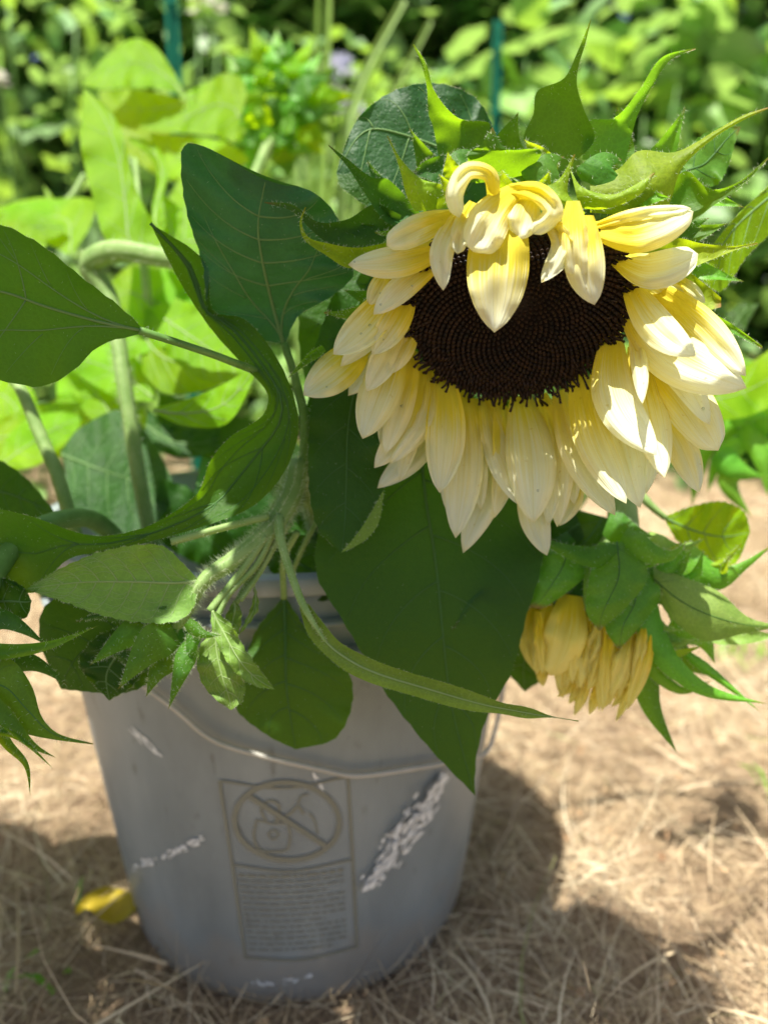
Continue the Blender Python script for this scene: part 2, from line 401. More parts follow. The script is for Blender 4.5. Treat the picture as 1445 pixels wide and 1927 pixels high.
def stalk(name, parent, pts, r, mat=None, hairs=0, hlen=.0016, px=True, ns=10, hmat=None, h0=0.0):
    """a stem through traced points (x, y, distance); r in metres along it"""
    P3 = np.array([at(*p) for p in pts]) if px else np.array(pts, float)
    P = spl(P3, max(20, 9*len(P3)))
    ca = np.concatenate([[0], np.cumsum(np.linalg.norm(np.diff(P3, axis=0), axis=1))]); ca /= ca[-1]
    if hasattr(r, '__len__') and len(r) != len(ca): ca = np.linspace(0, 1, len(r))
    rr = np.interp(np.linspace(0, 1, len(P)), ca, r) if hasattr(r, '__len__') else np.full(len(P), r)
    V, F, U, Nn = tube_data(P, rr, ns)
    k = 1+.06*np.sin(3*2*np.pi*np.array([u[1] for u in U])+np.array([u[0] for u in U])*4)
    cen = np.repeat(P, ns, 0); V = cen+(V-cen)*k[:, None]
    o = mesh(name, V, F, mat or M['stem'], parent, U)
    if hairs:
        ix = rng.integers(int(h0*len(P))*ns, len(P)*ns, hairs)
        B0 = V[ix]+rng.normal(0, .0008, (hairs, 3))*0; T = np.gradient(P, axis=0)[ix//ns]
        t = rng.uniform(-.5, .5, hairs)[:, None]; B0 = B0+T*t
        hair_mesh('fine_hairs', B0, Nn[ix]+rng.normal(0, .3, (hairs, 3)), rng.uniform(.4, 1.2, hairs)*hlen, .000058, hmat or M['hair'], o)
    return o

# ------------------------------------------------------------------ ground
def ground_material():
    m, nt, out = new_mat('dry_ground'); L = nt.links
    tc = N(nt, 'ShaderNodeTexCoord'); p = N(nt, 'ShaderNodeBsdfPrincipled', i_Roughness=.95); p.inputs['Specular IOR Level'].default_value = .1
    n1 = N(nt, 'ShaderNodeTexNoise', i_Scale=3.0, i_Detail=5.0); n2 = N(nt, 'ShaderNodeTexNoise', i_Scale=60.0, i_Detail=8.0, i_Roughness=.7)
    for n in (n1, n2): L.new(tc.outputs['Object'], n.inputs[0])
    a = ramp(nt, n2.outputs[0], [(.3, (.14, .095, .055)), (.5, (.27, .195, .12)), (.72, (.42, .32, .20))])
    b = ramp(nt, n2.outputs[0], [(.3, (.14, .095, .06)), (.7, (.36, .26, .17))])
    c = mixc(nt, ramp(nt, n1.outputs[0], [(.4, (0, 0, 0)), (.6, (1, 1, 1))]), a, b); L.new(c, p.inputs['Base Color'])
    bp = N(nt, 'ShaderNodeBump', i_Strength=.8, i_Distance=.01); L.new(n2.outputs[0], bp.inputs['Height']); L.new(bp.outputs[0], p.inputs['Normal'])
    L.new(p.outputs[0], out.inputs[0]); return m
gm = ground_material()
n = 90; xs = np.sign(np.linspace(-1, 1, n))*np.abs(np.linspace(-1, 1, n))**3*60
V = np.array([(x, y+2, .004*math.sin(x*9)*math.cos(y*7)-.004 if abs(x) < 3 and abs(y) < 5 else -.004) for x in xs for y in xs])
mesh('ground', V, np.array(grid_faces(n, n))[:, ::-1], gm, kind='structure')

def straw_material():
    m, nt, out = new_mat('dry_straw'); L = nt.links
    uv = N(nt, 'ShaderNodeUVMap'); sp = N(nt, 'ShaderNodeSeparateXYZ'); L.new(uv.outputs[0], sp.inputs[0])
    c = ramp(nt, sp.outputs[0], [(0, (.14, .085, .045)), (.3, (.42, .31, .18)), (.6, (.62, .48, .30)), (.92, (.82, .70, .50)), (1, (.30, .32, .12))])
    p = N(nt, 'ShaderNodeBsdfPrincipled', i_Roughness=.55); L.new(c, p.inputs['Base Color'])
    t = N(nt, 'ShaderNodeBsdfTranslucent'); L.new(c, t.inputs[0])
    mx = N(nt, 'ShaderNodeMixShader'); mx.inputs[0].default_value = .25
    L.new(p.outputs[0], mx.inputs[1]); L.new(t.outputs[0], mx.inputs[2]); L.new(mx.outputs[0], out.inputs[0]); return m
M['straw'] = straw_material()
def straw_field(name, n, x0, x1, y0, y1, lmin, lmax, w, zmax, dens=None):
    X = rng.uniform(x0, x1, n); Y = y0+(y1-y0)*rng.uniform(0, 1, n)**1.5
    keep = (np.hypot(X, Y) > .128) & (rng.uniform(0, 1, n) < .88+.12*np.sin(X*29+2*np.sin(Y*17))*np.cos(Y*33+X*11)); X = X[keep]; Y = Y[keep]; n = len(X)
    L = rng.uniform(lmin, lmax, n)*rng.uniform(.5, 1, n); az = rng.uniform(0, 6.283, n)+.6*np.sin(X*11)*np.cos(Y*8); pit = np.abs(rng.normal(.12, .28, n))
    up = rng.uniform(0, 1, n) < .06; pit[up] = rng.uniform(.6, 1.3, up.sum()); L[up] *= .55
    D = np.stack([np.cos(az)*np.cos(pit), np.sin(az)*np.cos(pit), np.sin(pit)], 1)
    S = np.stack([-np.sin(az), np.cos(az), rng.normal(0, .5, n)], 1); S /= np.linalg.norm(S, axis=1)[:, None]
    z0 = rng.uniform(0, zmax, n); B0 = np.stack([X, Y, z0], 1); bend = rng.normal(0, .35, n)
    rows = []; k = 5
    ww = (w*rng.uniform(.35, 1.0, n)**1.3)[:, None]
    for i in range(k):
        t = i/(k-1); p = B0+D*(L*t)[:, None]+S*(L*bend*t*t)[:, None]; p[:, 2] -= L*.25*t*t*(pit*.8); p[:, 2] = np.maximum(p[:, 2], .001)
        a = ww*(1-.8*t)*(1 if i else .6); rows += [p-S*a, p+S*a]
    V = np.stack(rows, 1).reshape(-1, 3)
    b = (np.arange(n)*2*k)[:, None]; F = np.concatenate([b+np.array([[2*i, 2*i+1, 2*i+3, 2*i+2]]) for i in range(k-1)], 0)
    c = np.clip(rng.normal(.50, .26, n)+.16*np.sin(X*13+Y*5)+.14*np.sin(X*31-Y*23)+.1*np.sin(X*57+Y*49), 0, .93); c[rng.uniform(0, 1, n) < .012] = 1.0
    U = np.repeat(np.stack([c, np.zeros(n)], 1), 2*k, 0)
    return tag(mesh(name, V, F, M['straw'], None, U, kind='stuff'), 'dry mown straw and dead grass matted over the ground around the bucket', 'dry grass')
straw_field('dry_grass', 85000, -.75, 1.0, -.32, 1.25, .015, .075, .00062, .018)
straw_field('dry_grass', 2600, -.75, 1.0, -.32, 1.3, .06, .17, .0016, .03)
o = straw_field('dry_grass', 22000, -1.6, 2.2, .6, 3.0, .04, .12, .0016, .012)
o['label'] = 'thin dead grass on the bare earth farther back by the garden bed'

nl_ = 2600; X = rng.uniform(-.7, 1.0, nl_); Yq = rng.uniform(-.32, 1.4, nl_); k_ = np.hypot(X, Yq) > .14; X = X[k_]; Yq = Yq[k_]; nl_ = len(X)
az = rng.uniform(0, 6.28, nl_); sz = rng.uniform(.0015, .005, nl_); c0 = np.stack([X, Yq, rng.uniform(.008, .024, nl_)], 1)
d1 = np.stack([np.cos(az), np.sin(az), rng.normal(0, .4, nl_)], 1)*sz[:, None]; d2 = np.stack([-np.sin(az), np.cos(az), rng.normal(0, .4, nl_)], 1)*(sz*rng.uniform(.3, .8, nl_))[:, None]
V = np.stack([c0-d1, c0+d2, c0+d1*1.2, c0-d2*.9], 1).reshape(-1, 3); F = np.arange(nl_*4).reshape(-1, 4)
lit = simple('leaf_litter', (.18, .10, .05), .8, (.42, .28, .15), 25)
tag(mesh('leaf_litter', V, F, lit, None, np.zeros((nl_*4, 2)), kind='stuff'), 'orange brown crumbs of dead leaf scattered through the straw', 'leaf litter')
# ------------------------------------------------------------------ bucket
def bucket_material():
    m, nt, out = new_mat('white_plastic'); L = nt.links
    tc = N(nt, 'ShaderNodeTexCoord'); p = N(nt, 'ShaderNodeBsdfPrincipled', i_Roughness=.42)
    n1 = N(nt, 'ShaderNodeTexNoise', i_Scale=14.0, i_Detail=7.0, i_Roughness=.65); n2 = N(nt, 'ShaderNodeTexNoise', i_Scale=90.0, i_Detail=4.0)
    mp = N(nt, 'ShaderNodeMapping'); mp.inputs['Scale'].default_value = (1, 1, .4); L.new(tc.outputs['Object'], mp.inputs[0])
    L.new(mp.outputs[0], n1.inputs[0]); L.new(mp.outputs[0], n2.inputs[0])
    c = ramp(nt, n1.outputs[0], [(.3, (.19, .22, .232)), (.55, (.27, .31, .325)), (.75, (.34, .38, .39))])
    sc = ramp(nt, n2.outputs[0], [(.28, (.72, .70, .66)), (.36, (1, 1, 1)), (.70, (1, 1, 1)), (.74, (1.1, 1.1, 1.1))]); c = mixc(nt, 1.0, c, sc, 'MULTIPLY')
    # splashes of dried soil low on the wall
    sep = N(nt, 'ShaderNodeSeparateXYZ'); L.new(tc.outputs['Object'], sep.inputs[0])
    n3 = N(nt, 'ShaderNodeTexNoise', i_Scale=30.0, i_Detail=6.0); L.new(tc.outputs['Object'], n3.inputs[0])
    mm = N(nt, 'ShaderNodeMath', operation='MULTIPLY_ADD'); mm.inputs[1].default_value = -.08; L.new(n3.outputs[0], mm.inputs[0]); L.new(sep.outputs[2], mm.inputs[2])
    df = ramp(nt, mm.outputs[0], [(-.0, (.5, .5, .5)), (.02, (0, 0, 0))]); c = mixc(nt, df, c, (.33, .28, .22))
    L.new(c, p.inputs['Base Color'])
    bp = N(nt, 'ShaderNodeBump', i_Strength=.12, i_Distance=.002); L.new(n1.outputs[0], bp.inputs['Height']); L.new(bp.outputs[0], p.inputs['Normal'])
    t = N(nt, 'ShaderNodeBsdfTranslucent'); t.inputs[0].default_value = (.7, .7, .66, 1)
    mx = N(nt, 'ShaderNodeMixShader'); mx.inputs[0].default_value = .15
    L.new(p.outputs[0], mx.inputs[1]); L.new(t.outputs[0], mx.inputs[2]); L.new(mx.outputs[0], out.inputs[0]); return m
M['bucket'] = bucket_material()
def lathe(name, prof, mat, parent, ns=96, close=False):
    V = []; 
    for r, z in prof:
        for k in range(ns):
            a = 2*math.pi*k/ns; V.append((r*math.cos(a), r*math.sin(a), z))
    F = grid_faces(len(prof), ns, True)
    if close: F += [[(len(prof)-1)*ns+k, k+0, (k+1) % ns, (len(prof)-1)*ns+(k+1) % ns] for k in range(ns)]
    return mesh(name, V, F, mat, parent)
bk = empty('bucket', (0, 0, 0), 'white plastic bucket full of cut sunflowers standing on dry grass', 'bucket')
T = .0022
prof = [(.002, .006), (BRB-.012, .006), (BRB-.006, .002), (BRB-.002, .004), (BRB, .010)]
prof += [(brad(z), z) for z in np.linspace(.02, BH-.001, 14)]
prof += [(brad(BH)-T, BH-.001)]+[(brad(z)-T, z) for z in np.linspace(BH-.02, .02, 8)]+[(.002, .010)]
lathe('body', prof, M['bucket'], bk)
def ring(name, z, r0, r1, h, seg=6):
    c = [(r0, z-h/2), (r1-.001, z-h/2), (r1, z-h/2+.001), (r1, z+h/2-.001), (r1-.001, z+h/2), (r0, z+h/2)]
    return lathe(name, c, M['bucket'], bk)
ring('rim', BH-.004, brad(BH)-.004, brad(BH)+.006, .010)
ring('rib', BH-.026, brad(BH-.026)-.001, brad(BH)+.005, .003)
ring('rib', BH-.044, brad(BH-.044)-.001, brad(BH)+.005, .003)
# wire handle hanging down in front, its plastic-covered ears on the two sides
hp = []
pts = [(205, 1240), (250, 1275), (330, 1335), (400, 1392), (500, 1424), (600, 1447), (665, 1460), (760, 1449), (850, 1432), (925, 1395), (975, 1330)]
for x, y in pts: hp.append(on_bucket(x, y, .006))
e0 = np.array([-(brad(BH-.05)+.006), .0, BH-.052]); e1 = np.array([brad(BH-.05)+.006, .0, BH-.052])
hp = [e0]+[q for q in hp if abs(q[0]) < .165]+[e1]
hw = simple('handle_wire', (.42, .40, .35), .4, (.5, .47, .42), 60)
stalk('handle', bk, hp, .0015, hw, px=False)
for e in (e0, e1):
    s = np.sign(e[0]); a = e+np.array([-s*.008, 0, 0]); b = e+np.array([s*.006, 0, 0])
    V, F, U, _ = tube_data(np.linspace(a, b, 4), [.011, .011, .010, .007], 20)
    mesh('handle_ear', V, F, M['bucket'], bk, U)

# printed warning panel: frame, struck-out circle with a child in a bucket, lines of small print
lm = simple('label_ink', (.205, .21, .17), .6)
mbl = MB()
def bstrip(pts, w, n=None, off=.0006):
    Q = spl(pts, n or max(4, 6*len(pts))); T_ = np.gradient(Q, axis=0); T_ /= np.linalg.norm(T_, axis=1)[:, None]+1e-9
    Nn = np.stack([-T_[:, 1], T_[:, 0]], 1)*w/2; V = []
    for q, m_ in zip(Q, Nn): V += [on_bucket(*(q+m_), off), on_bucket(*(q-m_), off)]
    mbl.add(V, [[2*i, 2*i+1, 2*i+3, 2*i+2] for i in range(len(Q)-1)])
bstrip([(413, 1470), (436, 1620), (462, 1803)], 6); bstrip([(655, 1462), (664, 1620), (672, 1782)], 6)
bstrip([(413, 1470), (535, 1484), (655, 1462)], 4, off=.0009); bstrip([(462, 1803), (570, 1806), (672, 1782)], 5, off=.0009)
bstrip([(439, 1628), (545, 1640), (664, 1618)], 4, off=.0009)
bstrip([(540+99*math.cos(a), 1546+73*math.sin(a)+3*math.cos(a)) for a in np.linspace(0, 6.2832, 25)], 10, 72, .0009)
bstrip([(470, 1500), (540, 1545), (612, 1592)], 10, off=.0012)
# child and bucket pictogram
bstrip([(483, 1543), (478, 1575), (488, 1598), (515, 1603), (540, 1598), (546, 1572), (541, 1548)], 5)
bstrip([(483, 1543), (512, 1550), (541, 1548)], 4)
bstrip([(500, 1545), (492, 1522), (505, 1508), (522, 1512), (526, 1530), (518, 1546)], 5)
bstrip([(518, 1546), (548, 1530), (560, 1518), (572, 1532)], 6); bstrip([(560, 1520), (566, 1500), (580, 1495)], 4)
bstrip([(582, 1530), (592, 1545), (598, 1570)], 4)
bstrip([(504, 1570), (514, 1562), (524, 1570), (514, 1580), (504, 1570)], 4)
tr = random.Random(3)
for q in range(14):     # unreadable small print, word-length dashes
    y = 1646+q*10.6; x = 448+(y-1640)*.14
    x1 = 652+(y-1640)*.05-(tr.uniform(0, 50) if q in (3, 8, 13) else 6)
    while x < x1:
        w = tr.uniform(7, 26); x2 = min(x+w, x1)
        bow = lambda xx: y+10*(1-((xx-560)/115)**2)-.07*(xx-450)
        bstrip([(x, bow(x)), (x2, bow(x2))], 3.2 if q else 6, 3); x = x2+4.5
mbl.build('warning_print', lm, bk, smooth=False, kind=None)

pw = simple('white_mark', (.80, .82, .82), .6, (.62, .65, .66), 300)  # off-white for the ragged streaks laid on the bucket wall
def streak(pts, w, n, ln, seed):
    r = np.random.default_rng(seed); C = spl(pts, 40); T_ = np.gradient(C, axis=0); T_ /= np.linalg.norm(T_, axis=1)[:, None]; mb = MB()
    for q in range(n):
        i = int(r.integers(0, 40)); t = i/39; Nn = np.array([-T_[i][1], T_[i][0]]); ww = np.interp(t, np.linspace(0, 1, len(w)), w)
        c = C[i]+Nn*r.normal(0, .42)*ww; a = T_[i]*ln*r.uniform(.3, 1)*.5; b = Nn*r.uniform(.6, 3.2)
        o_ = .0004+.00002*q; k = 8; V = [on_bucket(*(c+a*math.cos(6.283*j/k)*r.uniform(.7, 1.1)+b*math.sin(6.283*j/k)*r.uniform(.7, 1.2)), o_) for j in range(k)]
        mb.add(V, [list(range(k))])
    mb.build('white_streak', pw, bk, smooth=False)
streak([(835, 1462), (800, 1520), (760, 1570), (690, 1672)], (8, 24, 32, 24, 10), 320, 26, 1)
streak([(250, 1632), (290, 1622), (330, 1602), (380, 1580)], (9, 12, 5, 13, 7), 70, 14, 2)
streak([(592, 1458), (600, 1478), (604, 1492)], (4, 5, 4), 8, 20, 3)
streak([(470, 1850), (540, 1848), (590, 1835)], (5, 8, 5), 22, 12, 4)
streak([(250, 1372), (275, 1398), (300, 1420)], (7, 9, 6), 20, 30, 5)  # spot of sunlight between leaves, put in as white colour
# ------------------------------------------------------------------ the great cream sunflower
s1 = empty('sunflower', (.03, .02, .02), 'large open cream sunflower with dark brown disc nodding over the bucket', 'sunflower', 'cut sunflowers in the bucket')
DC = at(975, 573, .325)
# disc plane: faces the lens and a little down
fx = RT; fy = np.cross(FW, RT); fy = UP*math.cos(.78)-FW*math.sin(.78); fn = np.cross(fx, fy); fn = fn if fn@FW < 0 else -fn
RX = 207/FPX*.325; RY = RX*1.0
def disc_pt(a, r, h=0): return DC+fx*RX*r*math.cos(a)+fy*RY*r*math.sin(a)+fn*h
# receptacle dish behind the disc
V = []; ns = 40; pr = [(0.0, -.012), (.45, -.013), (.85, -.012), (1.02, -.006), (1.08, .0005), (1.0, .002), (.5, -.001), (0.0, -.002)]
pr = [(0.02, -.030), (.35, -.027), (.75, -.019), (1.0, -.009), (1.06, -.003), (1.0, -.001), (.5, -.0035), (.02, -.005)]
def low_edge(a, r, h, lim):
    c = disc_pt(a, r, h)
    while 963.5-FPX*((c-CAM)@UP)/((c-CAM)@FW) < lim and r > .05: r -= .02; c = disc_pt(a, r, h)
    return c
for r_, h in pr:
    for k in range(ns): V.append(low_edge(2*math.pi*k/ns, r_*.94, h-.004, 425 if h > -.012 else 350))
head = mesh('flower_head', V, grid_faces(len(pr), ns, True), M['bract_dark'], s1)
head['label'] = 'large nodding flower head'
# florets in a golden-angle spiral
fm = simple('floret_brown', (.004, .002, .0012), .55, (.026, .0115, .0045), 260, spec=.22)
dk = simple('disc_base', (.008, .0035, .002), .8)
mesh('disc', [low_edge(2*math.pi*k/48, q, -.002, 440) for q in (1.0, .97, .6, .02) for k in range(48)], grid_faces(4, 48, True), dk, head)
fl = MB(); an = MB(); NF = 1500
for k in range(NF):
    q = math.sqrt((k+.5)/NF); a = k*2.399963
    h = .001-.0045*(1-q)**1.2+.0022*math.sin(q*math.pi)
    c = disc_pt(a, q, h)
    if 963.5-FPX*((c-CAM)@UP)/((c-CAM)@FW) < 432: continue
    s = .00115*(.68+.42*q)
    tdir = (fn*.9+(c-DC)/(np.linalg.norm(c-DC)+1e-9)*(.55*q**2)); tdir /= np.linalg.norm(tdir)
    e1_ = np.cross(tdir, fx+.3*fy); e1_ /= np.linalg.norm(e1_); e2_ = np.cross(tdir, e1_)
    hh = rng.uniform(.8, 1.4)*s*(1.3 if q < .85 else 1.8)
    V = [c+(e1_*math.cos(w)+e2_*math.sin(w))*s for w in np.arange(5)*1.2566]
    V += [c+tdir*hh+(e1_*math.cos(w+.3)+e2_*math.sin(w+.3))*s*.62 for w in np.arange(5)*1.2566]
    V += [c+tdir*(hh-(.4*s if q > .5 else -.2*s))]
    F = [[i, (i+1) % 5, 5+(i+1) % 5, 5+i] for i in range(5)]+[[5+i, 5+(i+1) % 5, 10] for i in range(5)]
    fl.add(V, F)
    for _r in range(1 if rng.uniform() < (.25*(q > .78)+.75*(q > .90))*(math.sin(a) < .35) else 0):
        L_ = rng.uniform(.0026, .0062)*(.6+.6*(q > .92)); out = (c-DC)/np.linalg.norm(c-DC)
        dd_ = tdir*.35+out*rng.uniform(.5, 1.1)+rng.normal(0, .28, 3); dd_ /= np.linalg.norm(dd_)
        b1 = c+tdir*hh*.6; mid = b1+dd_*L_*.6+rng.normal(0, .0003, 3); tp = mid+(dd_+rng.normal(0, .5, 3))*L_*.3
        V, F, U, _ = tube_data(np.array([b1, mid, tp]), [.00055, .0005, .0007], 5); an.add(V, F, U)
fl.build('disc_florets', fm, head, kind='stuff'); an.build('anthers', M['anther'], head, kind='stuff')

# petals: (centre line base->tip, half width, distances base..tip, options)
PT = [
 # behind layer first
 ([(800, 700), (775, 800), (752, 905)], 26, (.345, .341, .342), dict(roll=0.006)),
 ([(850, 740), (848, 860), (842, 965)], 28, (.345, .341, .342), dict(roll=-0.006)),
 ([(890, 750), (895, 860), (905, 960)], 26, (.345, .341, .342), dict(roll=0.006)),
 ([(940, 750), (950, 880), (930, 975)], 28, (.345, .341, .342), dict(roll=-0.008)),
 ([(1040, 750), (1070, 870), (1080, 950)], 28, (.345, .341, .342), dict(roll=0.008)),
 ([(1110, 720), (1140, 860), (1150, 940)], 30, (.345, .341, .342), dict(roll=-0.006)),
 ([(1180, 680), (1225, 830), (1215, 930)], 28, (.345, .341, .342), dict(roll=0.008)),
 ([(1200, 620), (1290, 720), (1335, 800)], 34, (.345, .341, .342), dict(roll=-0.008)),
 ([(1190, 580), (1300, 660), (1370, 740)], 32, (.345, .341, .342), dict(roll=0.008)),
 ([(770, 620), (700, 690), (655, 745)], 28, (.345, .341, .342), dict(roll=0.006)),
 ([(775, 560), (700, 630), (640, 690)], 26, (.345, .341, .342), dict(roll=-0.006)),
 ([(800, 500), (720, 560), (665, 600)], 26, (.345, .341, .342), dict(roll=0.006)),
 ([(1180, 520), (1270, 560), (1330, 610)], 28, (.345, .341, .342), dict(roll=0.006)),
 ([(780, 660), (735, 760), (715, 835)], 24, (.345, .341, .342), dict(roll=-0.006)),
 ([(1150, 700), (1190, 830), (1178, 905)], 26, (.345, .341, .342), dict(roll=0.006)),
 ([(740, 500), (712, 545), (694, 578)], 24, (.325, .322, .320), {}),
 ([(765, 590), (722, 680), (690, 737)], 33, (.332, .325, .322), {}),
 ([(690, 640), (640, 692), (571, 744)], 46, (.340, .334, .332), dict(roll=.006)),
 ([(745, 540), (690, 612), (627, 667)], 42, (.330, .320, .316), dict(roll=.004)),
 ([(775, 545), (742, 608), (700, 668)], 34, (.326, .316, .311), {}),
 ([(830, 488), (770, 530), (702, 592)], 30, (.318, .309, .306), dict(roll=.006)),
 ([(782, 600), (755, 655), (728, 705)], 30, (.327, .322, .318), {}),
 ([(845, 462), (748, 492), (655, 498)], 37, (.312, .304, .302), dict(fold=-.005)),
 ([(852, 405), (790, 430), (727, 462)], 34, (.306, .300, .299), dict(wave=.004, tip=.4, roll=-.006)),
 ([(752, 640), (718, 730), (682, 826)], 47, (.330, .321, .318), dict(fold=-.004)),
 ([(780, 660), (752, 770), (724, 854)], 30, (.332, .326, .324), {}),
 ([(795, 680), (765, 800), (704, 881)], 36, (.337, .331, .330), dict(roll=-.004)),
 ([(812, 690), (800, 790), (734, 873)], 24, (.338, .328, .327), {}),
 ([(815, 740), (790, 840), (710, 919)], 32, (.343, .338, .336), {}),
 ([(835, 695), (838, 820), (827, 928)], 45, (.333, .322, .321), dict(fold=-.004)),
 ([(870, 730), (872, 880), (857, 1013)], 44, (.338, .331, .332), dict(fold=-.003)),
 ([(915, 750), (920, 900), (871, 1041)], 40, (.342, .340, .342), dict(roll=.006)),
 ([(912, 745), (938, 845), (978, 952)], 35, (.334, .330, .328), dict(roll=-.010)),
 ([(978, 745), (998, 860), (1003, 984)], 56, (.331, .319, .319), dict(fold=-.005, ribs=.0009)),
 ([(1010, 780), (1036, 900), (1031, 989)], 26, (.338, .334, .332), {}),
 ([(1000, 850), (1005, 970), (1029, 1046)], 36, (.346, .344, .345), dict(fold=-.003)),
 ([(1018, 742), (1052, 840), (1048, 992)], 32, (.336, .330, .338), dict(roll=.012)),
 ([(1062, 880), (1080, 930), (1052, 990)], 22, (.342, .340, .342), {}),
 ([(1050, 735), (1085, 850), (1157, 970)], 38, (.337, .328, .330), dict(roll=-.006)),
 ([(1085, 695), (1112, 820), (1178, 948)], 42, (.331, .322, .325), dict(fold=-.004)),
 ([(1125, 700), (1165, 830), (1204, 956)], 48, (.334, .329, .331), {}),
 ([(1150, 625), (1157, 750), (1235, 857)], 50, (.325, .315, .316), dict(fold=-.005, ribs=.0009)),
 ([(1195, 650), (1222, 780), (1250, 899)], 44, (.330, .323, .324), dict(fold=-.004)),
 ([(1190, 600), (1203, 690), (1208, 760)], 20, (.320, .313, .312), dict(roll=.006)),
 ([(1200, 640), (1295, 760), (1351, 848)], 58, (.333, .331, .332), dict(fold=-.003, tip=.5, wave=.003)),
 ([(1235, 760), (1285, 850), (1315, 927)], 36, (.337, .335, .337), {}),
 ([(1175, 575), (1262, 668), (1404, 730)], 60, (.326, .317, .318), dict(fold=-.006, ribs=.0009)),
 ([(1230, 540), (1320, 615), (1403, 708)], 42, (.330, .324, .323), dict(roll=.010)),
 ([(1180, 530), (1235, 615), (1309, 670)], 42, (.320, .311, .311), dict(fold=-.005)),
 ([(1265, 520), (1300, 545), (1326, 570)], 16, (.330, .328, .328), dict(wave=.003)),
 ([(1155, 485), (1225, 510), (1313, 478)], 42, (.315, .306, .306), dict(fold=-.010, roll=-.012, tip=.5)),
 ([(1112, 432), (1200, 442), (1304, 398)], 42, (.309, .300, .302), dict(fold=-.010, roll=-.012, tip=.5)),
 ([(1112, 428), (1190, 405), (1300, 392)], 15, (.305, .296, .298), dict(tip=.5, wave=.003)),
 ([(1100, 405), (1100, 500), (1118, 574)], 46, (.308, .298, .299), dict(fold=-.004)),
 ([(1022, 400), (1058, 462), (1018, 532)], 26, (.302, .293, .294), dict(wave=.005, roll=.006, wfreq=2.0)),
 ([(1078, 378), (1080, 450), (1088, 522)], 35, (.301, .291, .292), dict(fold=-.005, tip=.35, ribs=.0011, mx=.6)),
 ([(945, 395), (936, 510), (930, 626)], 70, (.306, .295, .295), dict(fold=-.004, ribs=.0008, base=.7, mx=.45)),
 ([(1000, 372), (985, 410), (978, 452)], 40, (.305, .297, .296), dict(fold=-.002, wave=.002)),
 ([(968, 360), (925, 408), (890, 474)], 50, (.301, .290, .290), dict(fold=-.006, tip=.3, mx=.7, wave=.004, ribs=.0010)),
 ([(868, 395), (832, 470), (834, 547)], 27, (.303, .294, .294), dict(fold=-.003, wave=.003)),
 ([(890, 380), (868, 430), (860, 478)], 22, (.300, .292, .292), dict(wave=.003, tip=.4)),
 ([(958, 360), (1012, 362), (1040, 400), (1000, 440)], 24, (.300, .290, .287, .290), dict(wave=.004, tip=.35, base=.7, wfreq=2)),
 ([(928, 385), (922, 330), (880, 322), (855, 365), (864, 410)], 21, (.299, .288, .282, .284, .290), dict(wave=.003, tip=.35, base=.6, fold=-.006, mx=.7)),
]
for cl, W, d, kw in PT:
    kw = dict(kw); bx_, by_ = cl[0]
    ring_d = .325+.030*max(-1.12, min(1.1, (by_-573)/150))+.006; dl = ring_d-d[0]
    kw['fold'] = kw.get('fold', -.002)*.55; kw['base'] = kw.get('base', .42)
    ws = np.linspace(0, 1, len(d)); lift = .032*max(0, min(1, (cl[-1][0]-1080)/120))*(cl[-1][1] > 640)-.004*(cl[-1][0] < 900 and cl[-1][1] > 560)
    W = W*.84; kw['tip'] = kw.get('tip', .82); kw['crink'] = .0007; kw['edge'] = float(rng.normal(.0005, .0022)); kw['wave'] = kw.get('wave', .0022)*1.4; d = [q+dl*(1-.5*w_)-lift*w_**1.5+rng.uniform(-.0006, .0006) for q, w_ in zip(d, ws)]
    petal(head, cl, W, d, **kw)

# drops of water left on the petals
wt = simple('water', (.8, .85, .85), .05, spec=.6); wt.node_tree.nodes['Principled BSDF'].inputs['Transmission Weight'].default_value = 1.0; wt.node_tree.nodes['Principled BSDF'].inputs['IOR'].default_value = 1.33
tops = [o for o in head.children if o.name.startswith('petal')]
for q_ in range(26):
    po = tops[int(rng.integers(5, 34))]; vs = po.data.vertices; vi = int(rng.integers(9, 24))*17+int(rng.integers(3, 14)); c_ = np.array(vs[vi].co); c_ = c_+origin(head)
    r_ = rng.uniform(.0003, .0008); V = []
    for i_ in range(6):
        for k_ in range(10):
            a_ = math.pi*i_/5; w_ = .6283*k_; V.append(c_-FW*.0003+r_*(math.sin(a_)*math.cos(w_)*RT+math.cos(a_)*UP-FW*.6*math.sin(a_)*math.sin(w_)))
    mesh('water_drop', V, grid_faces(6, 10, True), wt, head)
# bracts
Y = M['bract_yellow']; DK = M['bract_dark']
bract2(head, [(826, 300), (815, 240), (806, 214), (803, 165), (792, 118), (776, 83)], [(890, 300), (922, 234), (862, 222), (818, 172), (801, 118), (778, 83)], (.345, .338, .330, .322, .316), M['bract'])
bract2(head, [(790, 400), (730, 337), (700, 334), (655, 300), (618, 272)], [(790, 430), (730, 420), (690, 370), (652, 312), (618, 274)], (.338, .334, .328, .322), DK, fold=.006)
bract2(head, [(780, 398), (765, 368), (752, 318), (740, 283), (728, 256)], [(845, 392), (838, 352), (792, 336), (755, 300), (730, 256)], (.315, .309, .303, .298), Y, fold=-.004)
bract2(head, [(755, 405), (705, 384), (655, 412), (600, 418), (550, 385), (498, 380)], [(745, 440), (690, 470), (625, 462), (585, 432), (550, 398), (498, 382)], (.337, .336, .332, .324, .316), DK, fold=.004)
bract2(head, [(735, 455), (672, 466), (618, 458), (580, 446), (568, 418), (576, 390)], [(720, 480), (660, 505), (610, 478), (572, 450), (564, 418), (574, 390)], (.330, .328, .322, .318, .312), Y)
bract2(head, [(800, 395), (760, 418), (735, 432), (705, 437)], [(820, 410), (780, 430), (740, 446), (706, 439)], (.318, .314, .312), M['bract'])
